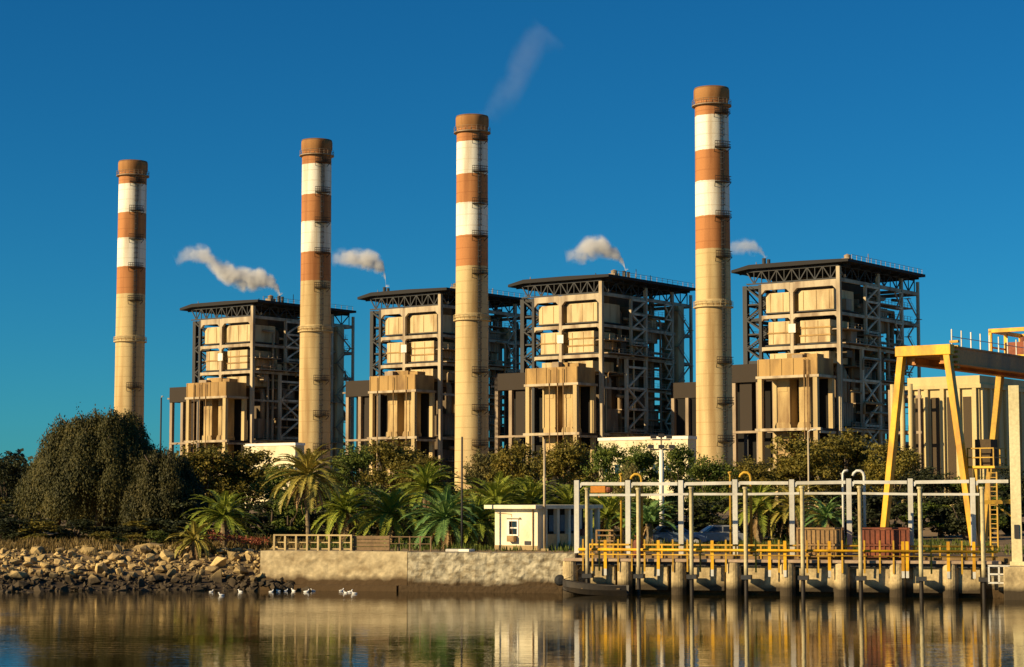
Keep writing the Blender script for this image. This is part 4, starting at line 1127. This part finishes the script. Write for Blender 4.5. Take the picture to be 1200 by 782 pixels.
# ------------------------------------------------------------------ vegetation
def leaf_quad(mb, c, nrm, up, l, w_):
    s_=nrm.cross(up)
    if s_.length<1e-3: s_=Vector((1,0,0))
    s_.normalize(); u=s_.cross(nrm).normalized()
    mb.quad(tuple(c-s_*w_*.3-u*l*.5),tuple(c+s_*w_*.5-u*l*.1),tuple(c+s_*w_*.15+u*l*.5),tuple(c-s_*w_*.5+u*l*.15))
def rv(r): 
    return Vector((r.gauss(0,1),r.gauss(0,1),r.gauss(0,1))).normalized()
def crown_mesh(seed,W,H,z0,n_leaf,leaf,lobes=9,droop=0,flat=.75):
    """leaf clumps through an uneven crown; W width, from z0 to H"""
    r=random.Random(seed); mb=MB(); hh=(H-z0)
    L3_=[]
    for i in range(lobes):
        a=r.uniform(0,6.28); q=math.sqrt(r.random())
        zz=z0+hh*r.uniform(.08,.82); k=1.05-abs((zz-z0)/hh-.35)*.85
        rad_=W*.5*r.uniform(.30,.46)
        x,y=math.cos(a)*q*(W*.5-rad_*.8)*k,math.sin(a)*q*(W*.5-rad_*.8)*k
        L3_.append((Vector((x,y,min(zz,H-rad_*flat*.9))),rad_))
    L3_.append((Vector((0,0,H-W*.24*flat)),W*.25))
    per=26; ncl=n_leaf//per
    for _ in range(ncl):
        c,rd=L3_[r.randrange(len(L3_))]
        d=rv(r); 
        if d.z<-.5: d.z*=-.4; d.normalize()
        rr=rd*r.uniform(.45,1.08); cc=c+Vector((d.x*rr,d.y*rr,d.z*rr*flat))
        if cc.z<z0*.7: cc.z=z0*.7+r.random()*.4
        sg=rd*r.uniform(.10,.22)
        for k in range(per):
            p=cc+Vector((r.gauss(0,sg),r.gauss(0,sg),r.gauss(0,sg*.7)))
            nrm=(d*.8+rv(r)).normalized()
            leaf_quad(mb,p,nrm,rv(r),leaf*r.uniform(.7,1.4),leaf*r.uniform(.4,.8))
    return mb,L3_
def limbs(seed,lobes,trunk_r,z0):
    r=random.Random(seed+99); mb=MB()
    lean=Vector((r.uniform(-.3,.3),r.uniform(-.3,.3),0))
    top=Vector((0,0,z0))+lean
    mb.tube([(0,0,-.3),lean*.4+Vector((0,0,z0*.5)),top],[trunk_r*1.25,trunk_r,trunk_r*.8],9)
    for c,rd in lobes[:8]:
        m1=top.lerp(c,.5)+Vector((r.uniform(-.3,.3),r.uniform(-.3,.3),.2))
        mb.tube([top-Vector((0,0,.25)),m1,c+Vector((0,0,rd*.3))],[trunk_r*.55,trunk_r*.35,trunk_r*.1],6)
    return mb
PROTO={}
def make_tree(kind,seed,W,H,z0,n,leaf,lobes,tr=.18):
    key=(kind,seed)
    if key not in PROTO:
        mb,lb_=crown_mesh(seed,W,H,z0,n,leaf,lobes)
        c=mb.build('crown',L_[kind]); t=limbs(seed,lb_,tr,z0*.9+.3).build('trunk',M['bark'],smooth=True)
        PROTO[key]=[c.data,t.data,W,H]
        bpy.data.objects.remove(c); bpy.data.objects.remove(t)
    return PROTO[key]
def put_tree(name,kind,seed,px,pytop,D,wpx,lab,cat='tree',group=None,H0=8,n=9000,leaf=.26,lobes=16,rz=None,base=.10):
    p=at(px,pytop-(4 if name=='tree' else 0),D); zg=gh(p.x,D); H=p.z-zg; W=wpx*D/FPX*1.28
    cm,tm,W0,Hm=make_tree(kind,seed,H0*.95,H0,H0*base,n,leaf,lobes)
    t=empty(name,(p.x,D,zg-.05),rz if rz is not None else (seed*1.7+px)%6.28,lab,cat,group)
    t.scale=(W/W0,W/W0,H/Hm)
    for nm,me in (('crown',cm),('trunk',tm)):
        o=bpy.data.objects.new(nm,me); COL.objects.link(o); o.parent=t
    return t
# weeping tree: hanging curtains of thin leaves over a dome
def weeping(px,pytop,D,wpx,seed,lab,n=2600,mat_='willow',name='weeping_tree'):
    p=at(px,pytop,D); zg=gh(p.x,D); H=p.z-zg; W=wpx*D/FPX; r=random.Random(seed); mb=MB()
    t=empty(name,(p.x,D,zg-.05),0,lab,'tree')
    lobes=[]
    for i in range(54):
        a=i*2.4+r.uniform(-.3,.3); q=math.sqrt((i+.5)/54)*.93
        x,y=math.cos(a)*q*W*.5,math.sin(a)*q*W*.5
        zt=H*(max(.0,1-q**2.4)**.62)*r.uniform(.74,1.02)+H*.16*q
        lobes.append((x,y,min(zt,H*.99),W*r.uniform(.06,.10)))
    for _ in range(n):
        x,y,zt,rd=lobes[r.randrange(len(lobes))]
        a=r.uniform(0,6.28); q=r.random()**.6*1.25
        sx,sy=x+math.cos(a)*rd*q,y+math.sin(a)*rd*q; sz=zt-rd*.8*q*q-r.random()*.9+max(0,r.gauss(-.25,.35))
        ln=r.uniform(.5,2.3) if r.random()<.6 else r.uniform(.8,max(2.2,zt*.72))
        ox,oy=math.cos(a)*r.uniform(0,.45),math.sin(a)*r.uniform(0,.45); sw=r.gauss(0,.10)
        k=int(ln/.16)
        for j in range(k):
            f=j*.16; g_=f/(f+1.2)
            c=Vector((sx+ox*g_*2+r.gauss(0,.10),sy+oy*g_*2+r.gauss(0,.10),sz-f*(.75+.25*g_)+r.gauss(0,.05)))
            if c.z<.25: break
            nrm=Vector((math.cos(a)*.7+sx/W*1.2+r.gauss(0,.6),math.sin(a)*.7+sy/W*1.2+r.gauss(0,.6),r.gauss(.35,.4))).normalized()
            leaf_quad(mb,c,nrm,Vector((r.gauss(sw,.45),r.gauss(0,.45),1)),r.uniform(.14,.30),r.uniform(.06,.13))
    mb.build('crown',L_[mat_],t)
    tb=MB(); tb.tube([(0,0,-.2),(.2,.1,H*.3),(0,0,H*.5)],[.5,.38,.3],10)
    for x,y,zt,rd in lobes[:30]: tb.tube([(.05,0,H*.42),(x*.5,y*.5,max(zt*.82,H*.5)),(x,y,zt)],[.2,.12,.03],6)
    tb.build('trunk',M['bark'],t,smooth=True)
weeping(118,478,166,172,3,'huge brownish weeping tree at the left below the farthest chimney',n=11000)
weeping(194,524,157,92,8,'smaller dark weeping tree at the right foot of the huge weeping tree',n=5000)

TREES=[ # kind seed px top D width label
 ('dark',1,6,536,205,62,'dark bushy tree at the left edge of the photo'),
 ('dark',2,38,556,195,36,'small dark tree between the left edge and the huge weeping tree'),
 ('olive',3,238,523,190,86,'olive brown tree in front of the columns of the farthest boiler house'),
 ('olive',4,292,528,192,88,'olive brown tree left of the tall palm, below the half hidden white building'),
 ('green',5,330,548,170,60,'green bushy tree directly left of the tall palm'),
 ('green',6,414,523,215,58,'green tree right of the tall palm crown'),
 ('olive',3,455,518,225,80,'olive tree before the columns of the second boiler house'),
 ('olive',4,500,536,215,62,'low olive tree left of the third chimney foot'),
 ('pale',7,566,532,220,50,'pale leaved tree at the right side of the third chimney foot'),
 ('olive',4,606,520,200,60,'olive tree behind the white hut, left of the tan pole'),
 ('olive',3,664,518,205,76,'olive tree right of the tan pole behind the white hut'),
 ('green',5,712,524,200,58,'green tree at the left end of the long white building'),
 ('pale',7,737,545,185,34,'pale leaved small tree above the left vent pipes'),
 ('green',6,752,522,215,54,'green tree in front of the middle of the long white building'),
 ('green',5,795,524,205,56,'green tree under the right end of the long white building'),
 ('green',6,833,536,190,60,'green tree at the foot of the nearest chimney'),
 ('olive',3,880,540,200,72,'low olive tree right of the foot of the nearest chimney'),
 ('olive',4,935,512,210,86,'olive tree before the annex of the nearest boiler house'),
 ('olive',3,990,508,215,92,'wide olive tree before the open side of the nearest boiler house'),
 ('olive',4,1042,520,205,74,'olive tree behind the left crane leg'),
 ('dark',1,1088,552,180,76,'dark tree between the two front crane legs'),
 ('green',6,1140,560,178,70,'green tree behind the right crane leg'),
 ('dark',2,1184,548,180,60,'dark tree behind the cream mast'),
]
for kind,seed,px,py,D,wp,lab in TREES: put_tree('tree',kind,seed,px,py,D,wp,lab)
# lower storey of shrubs
r=random.Random(21)
def shrub_row(px0,px1,step,D0,D1,py0,py1,kinds,lab,grp,wpx=(46,70)):
    px=px0; i=0
    while px<px1:
        k=kinds[i%len(kinds)]
        put_tree('shrub',k,30+(i%4)+(0 if k=='dark' else 4),px,r.uniform(py0,py1),r.uniform(D0,D1),r.uniform(*wpx),lab,'shrub',grp,H0=4,n=3800,leaf=.22,lobes=11,base=.04)
        px+=step*r.uniform(.8,1.2); i+=1
shrub_row(655,1195,26,152,168,574,596,['dark','green','dark'],'round dark shrub in the thicket behind the steel frame and pier','dark shrubs behind the steel frame')
shrub_row(208,345,26,146,160,566,590,['dark','dark','green'],'dark shrub in the thicket between the weeping trees and the tall palm','dark shrubs left of the tall palm')
shrub_row(385,640,24,158,176,560,580,['green','olive','dark'],'leafy shrub in the thicket behind the middle palms','shrubs behind the middle palms')
shrub_row(-30,215,24,172,190,578,596,['dark','olive','dark'],'dark shrub in the thicket behind the huge weeping tree','dark shrubs behind the weeping tree')
shrub_row(-20,60,22,150,165,598,612,['dark'],'low dark shrub at the left end behind the rock bank','shrubs at the left end of the bank',(40,60))
shrub_row(120,215,20,137,141,620,632,['olive','green'],'low brownish shrub along the top of the rock bank','shrubs on top of the rock bank',(24,36))
shrub_row(310,640,20,149,157,590,606,['dark','green','dark','olive'],'low shrub filling the gaps between the palms behind the railing and the hut','low shrubs between the palms',(44,64))
shrub_row(30,235,21,147,156,606,618,['dark','olive','dark'],'low dark shrub at the foot of the weeping trees','low shrubs at the foot of the weeping trees',(44,62))
# far belt of trees beyond the plant
mb=MB(); r=random.Random(5)
for _ in range(420):
    pxx=r.uniform(-60,1260); y=(320 if pxx<150 or pxx>1120 else 580)+r.random()*50; x=(pxx-600)/FPX*y; hh=r.uniform(7,11); rd=r.uniform(3,6)
    for k in range(70):
        d=rv(r); leaf_quad(mb,Vector((x+d.x*rd*r.uniform(.5,1),y+d.y*rd,4+hh*.5+d.z*hh*.5*r.uniform(.6,1.05))),(d+rv(r)*.6).normalized(),rv(r),r.uniform(.7,1.5),r.uniform(.6,1.1))
tag(mb.build('far_trees',L_['dark']),'distant dark belt of trees around the plant','trees',kind='stuff')

# palms
def frond(mb,r,az_,el,ln,droop,width=.5,stem=None):
    pts=[]; p=Vector((0,0,0)); e=el; n=12; dirh=Vector((math.cos(az_),math.sin(az_),0))
    for i in range(n+1):
        pts.append(p.copy()); e-=droop/n*(0.5+1.2*i/n); p=p+(dirh*math.cos(e)+Vector((0,0,math.sin(e))))*(ln/n)
    side=dirh.cross(Vector((0,0,1)))
    mb.tube(pts,[.06*(1-.7*i/n) for i in range(n+1)],4,caps=False)
    m_=24
    for j in range(2,m_+1):
        t=j/m_*n; i=min(int(t),n-1); f=t-i; c=pts[i].lerp(pts[i+1],f); d=(pts[i+1]-pts[i]).normalized(); up=side.cross(d).normalized()
        lw=width*ln*.34*math.sin(math.pi*min(.97,(.12+.86*j/m_)))**.7
        for s_ in (-1,1):
            dv=(side*s_*.8+d*.75+up*.35*r.uniform(.5,1.2)+Vector((0,0,-.15))).normalized()
            w_=.065+.025*r.random(); e1=c+dv*lw*r.uniform(.8,1.1); tt=d*w_
            mb.quad(tuple(c-tt),tuple(c+tt),tuple(c.lerp(e1,.6)+tt*.8),tuple(e1)) if s_>0 else mb.quad(tuple(c+tt),tuple(c-tt),tuple(e1),tuple(c.lerp(e1,.6)+tt*.8))
def palm(px,py,D,ln,seed,lab,kind='palm',n=46,skirt=0,lo=-.5,trunk_r=.22):
    p=at(px,py,D); zg=gh(p.x,D); h=max(.35,p.z-zg); r=random.Random(seed)
    t=empty('palm_tree',(p.x,D,zg-.05),0,lab,'palm tree')
    mb=MB()
    for i in range(n):
        q=i/n; el=1.45-(1.45-lo)*q**.9; frond(mb,r,i*2.4+r.uniform(-.2,.2),el+r.uniform(-.12,.12),ln*1.22*r.uniform(.85,1.12)*(.78+.22*min(1,q*3)),.75+.45*r.random()+.25*(1-q))
    mb.build('crown',L_[kind],t,loc=(0,0,h))
    if skirt:
        mb=MB()
        for i in range(skirt):
            frond(mb,r,i*2.4+r.uniform(-.3,.3),-.55-1.0*i/skirt*.75,ln*r.uniform(.75,1.0),.55,.4)
        mb.build('dead_skirt',L_['dead'],t,loc=(0,0,h-.1))
    tb=MB(); pts=[];rs=[]
    k=max(3,int(h/.25))
    for i in range(k+1):
        pts.append((.05*math.sin(i*.4),0,-.2+(h+.15)*i/k)); rs.append(trunk_r*(1+.22*(i%2))*(1.15-.25*i/k))
    tb.tube(pts,rs,10); tb.build('trunk',M['palm_bark'],t)
palm(361,556,139,2.75,1,'tall date palm with a golden crown and hanging dead fronds behind the railing','palm_gold',58,20,-.35,.13)
palm(262,604,138,2.6,2,'squat palm with stiff green fronds right of the smaller weeping tree','palm',44,0,-.35)
palm(228,632,134,1.7,3,'ragged small palm with dry fronds at the top of the rocks','palm_gold',26,14,-.5)
palm(404,598,146,2.6,4,'green palm directly right of the tall golden palm','palm',44,10,-.4)
palm(458,602,142,2.9,5,'arching palm behind the board fence','palm',50,8,-.45)
palm(499,570,160,3.1,6,'tall green palm behind, left of the third chimney foot','palm',46,6,-.35,.2)
palm(522,606,138,2.8,7,'blue green palm left of the thin dark pole','palm_blue',50,12,-.4)
palm(560,610,139,2.6,8,'brownish palm just left of the white hut','palm',40,22,-.6)
palm(582,590,152,3.2,9,'wide palm rising behind the roof of the white hut','palm',46,6,-.2)
palm(622,588,156,3.0,10,'palm behind the right part of the hut roof, left of the tan pole','palm',44,6,-.2)
palm(668,592,153,2.7,12,'palm between the tan pole and the first silver post','palm',40,4,-.3)
palm(714,604,146,2.6,13,'palm behind the brown barrier, left of the first vent pipes','palm',40,6,-.3)
palm(760,612,142,2.3,14,'stiff small palm left of the thick pale floodlight pole','palm_blue',36,6,.0)
palm(889,592,148,2.6,15,'left of two palms behind the middle swan-neck pipes','palm',40,10,-.35)
palm(930,594,147,2.6,16,'right of two palms behind the middle swan-neck pipes','palm_gold',40,12,-.4)
palm(968,606,143,1.9,17,'small palm above the rusty tan bin','palm_blue',30,4,-.2)

# grass and dry weeds
def grass(x0,x1,d0,d1,n,h,kind,lab,name='dry_grass'):
    r=random.Random(hash((x0,n))%1000); mb=MB()
    for _ in range(n):
        x=r.uniform(x0,x1); d=r.uniform(d0,d1); y=shore(x)+d; z=gh(x,y)
        dens=mnoise.noise((x*.45,y*.45,2))
        if dens<-.12: continue
        for k in range(5):
            a=r.uniform(0,6.28); hh=h*r.uniform(.5,1.3)*(.7+dens); l=r.uniform(.1,.5)*hh; c=Vector((x+r.gauss(0,.1),y+r.gauss(0,.1),z-.02)); s_=Vector((-math.sin(a),math.cos(a),0))*.03
            e=c+Vector((math.cos(a)*l,math.sin(a)*l,hh)); m_=c.lerp(e,.55)+Vector((0,0,hh*.12))
            mb.quad(tuple(c-s_),tuple(c+s_),tuple(m_+s_*.8),tuple(m_-s_*.8)); mb.tri(tuple(m_-s_*.8),tuple(m_+s_*.8),tuple(e))
    tag(mb.build(name,L_[kind]),lab,'grass',kind='stuff')
grass(-44,-14,7.6,22,3600,.55,'grass','dry brown grass along the top of the rock bank')
grass(-14,34,4.5,34,3200,.5,'green','weeds and grass between the palms and shrubs','weeds')
mb=MB(); r=random.Random(77)
for px,py in ((252,627),(262,630),(272,631),(284,633),(296,634),(304,634)):
    p=at(px,py,135.5)
    for _ in range(130): leaf_quad(mb,Vector((p.x+r.gauss(0,.3),135.5+r.gauss(0,.3),max(2.2,p.z+r.gauss(0,.14)))),rv(r),rv(r),r.uniform(.1,.2),.1)
o=mb.build('creeper',L_['flower']); tag(o,'reddish creeper sprawling over the rocks below the squat palm','plant')

# ------------------------------------------------------------------ smoke
def smoke(pts,D,dens,lab,name='smoke_plume',nscale=.38,seed=0,fall_end=.02,start=None):
    """pts: (px,py,r_px). a bent tapering tube of smoke drifting to the left"""
    P=[at(px,py,D) for px,py,_ in pts]
    if start is not None: P[0]=start
    R=[1.7*rr*D/FPX for *_,rr in pts]
    o0=P[0]; xs2=[(o0-p).x for p in P]; Lx=max(xs2); zs2=[(p-o0).z for p in P]; zmin,zmax=min(zs2)-1,max(zs2)+1; Rm=max(R)
    # resample
    mb=MB(); fine=[];rf=[]
    for i in range(len(P)-1):
        for k in range(5):
            t=k/5; fine.append(P[i].lerp(P[i+1],t)-o0); rf.append(R[i]*(1-t)+R[i+1]*t)
    fine.append(P[-1]-o0); rf.append(R[-1])
    rg=random.Random(seed)
    mb.tube(fine,[x*1.02 for x in rf],18)
    m=bpy.data.materials.new(name); m.use_nodes=True; N,L=m.node_tree.nodes,m.node_tree.links; N.clear()
    out=N.new('ShaderNodeOutputMaterial'); pv=N.new('ShaderNodeVolumePrincipled'); pv.inputs['Color'].default_value=(1,.99,.985,1); pv.inputs['Anisotropy'].default_value=.1
    tc=N.new('ShaderNodeTexCoord'); sx=N.new('ShaderNodeSeparateXYZ'); L.new(tc.outputs['Object'],sx.inputs[0])
    def math_(op,a,b=None,c=None,clamp=False):
        n=N.new('ShaderNodeMath'); n.operation=op; n.use_clamp=clamp
        for i,v in enumerate((a,b,c)):
            if v is None: continue
            if isinstance(v,(int,float)): n.inputs[i].default_value=v
            else: L.new(v,n.inputs[i])
        return n.outputs[0]
    u=math_('DIVIDE',math_('MULTIPLY',sx.outputs['X'],-1.0),Lx,clamp=True)
    def curve(vals):
        n=N.new('ShaderNodeFloatCurve'); c=n.mapping.curves[0]
        us=[max(0,min(1,x/Lx)) for x in xs2]
        pr=sorted(zip(us,vals)); 
        c.points[0].location=(0,pr[0][1]); c.points[1].location=(1,pr[-1][1])
        for a,b in pr[1:-1]:
            q=c.points.new(a,b); q.handle_type='AUTO'
        n.mapping.update(); L.new(u,n.inputs['Value']); return n.outputs[0]
    cz=math_('MULTIPLY_ADD',curve([(z-zmin)/(zmax-zmin) for z in zs2]),zmax-zmin,zmin)
    rr=math_('MULTIPLY',curve([x/Rm for x in R]),Rm)
    dz=math_('SUBTRACT',sx.outputs['Z'],cz)
    d=math_('SQRT',math_('ADD',math_('MULTIPLY',dz,dz),math_('MULTIPLY',sx.outputs['Y'],sx.outputs['Y'])))
    q=math_('SUBTRACT',1.0,math_('DIVIDE',d,rr))
    nz=N.new('ShaderNodeTexNoise'); nz.inputs['Scale'].default_value=nscale; nz.inputs['Detail'].default_value=5; nz.inputs['Roughness'].default_value=.6
    L.new(tc.outputs['Object'],nz.inputs['Vector'])
    nn=math_('MULTIPLY',math_('SUBTRACT',nz.outputs['Fac'],.53),5.6)
    f=math_('MULTIPLY',math_('ADD',math_('MULTIPLY',q,1.7),nn),.9,clamp=True)
    fall=N.new('ShaderNodeMapRange'); fall.inputs['From Min'].default_value=.25; fall.inputs['From Max'].default_value=1; fall.inputs['To Min'].default_value=1; fall.inputs['To Max'].default_value=fall_end
    L.new(u,fall.inputs['Value'])
    edge=math_('MULTIPLY',q,1.6,clamp=True)
    L.new(math_('MULTIPLY',math_('MULTIPLY',math_('MULTIPLY',f,edge),fall.outputs[0]),dens),pv.inputs['Density'])
    L.new(pv.outputs[0],out.inputs['Volume'])
    o=mb.build(name,m,loc=o0); tag(o,lab,'smoke',None if 'wisp' in name else 'white smoke plumes over the boiler houses')
    return o
SD=[v.y for v in VENTS]
smoke([(327,340,3),(320,333,7),(305,327,9),(288,328,10),(270,322,10),(254,314,9),(241,300,9),(228,297,8),(205,306,7)],SD[0],1.5,'long white smoke plume trailing left from the farthest boiler house roof',seed=1,start=VENTS[0])
smoke([(452,332,2.5),(451,322,5),(446,311,8),(434,306,9),(420,304,9),(404,302,8),(388,304,7)],SD[1],1.3,'short grey white smoke plume curling left between the second and third chimneys',seed=2,start=VENTS[1])
smoke([(733,309,2.5),(726,302,5),(714,294,8),(701,289,10),(688,293,11),(674,299,8),(662,301,6)],SD[2],1.7,'bright white smoke puff above the roof left of the nearest chimney',seed=3,start=VENTS[2])
smoke([(897,301,2.5),(890,294,5),(880,290,7),(868,289,7),(856,290,6),(846,291,5)],SD[3],.6,'small grey smoke trail drifting behind the nearest chimney',seed=4,start=VENTS[3])
smoke([(640,36,18),(622,58,26),(606,84,28),(590,108,24),(577,126,17),(566,137,9)],419,.010,'very faint smoke wisp rising above the third chimney',name='smoke_wisp',nscale=.13,seed=6,fall_end=1)
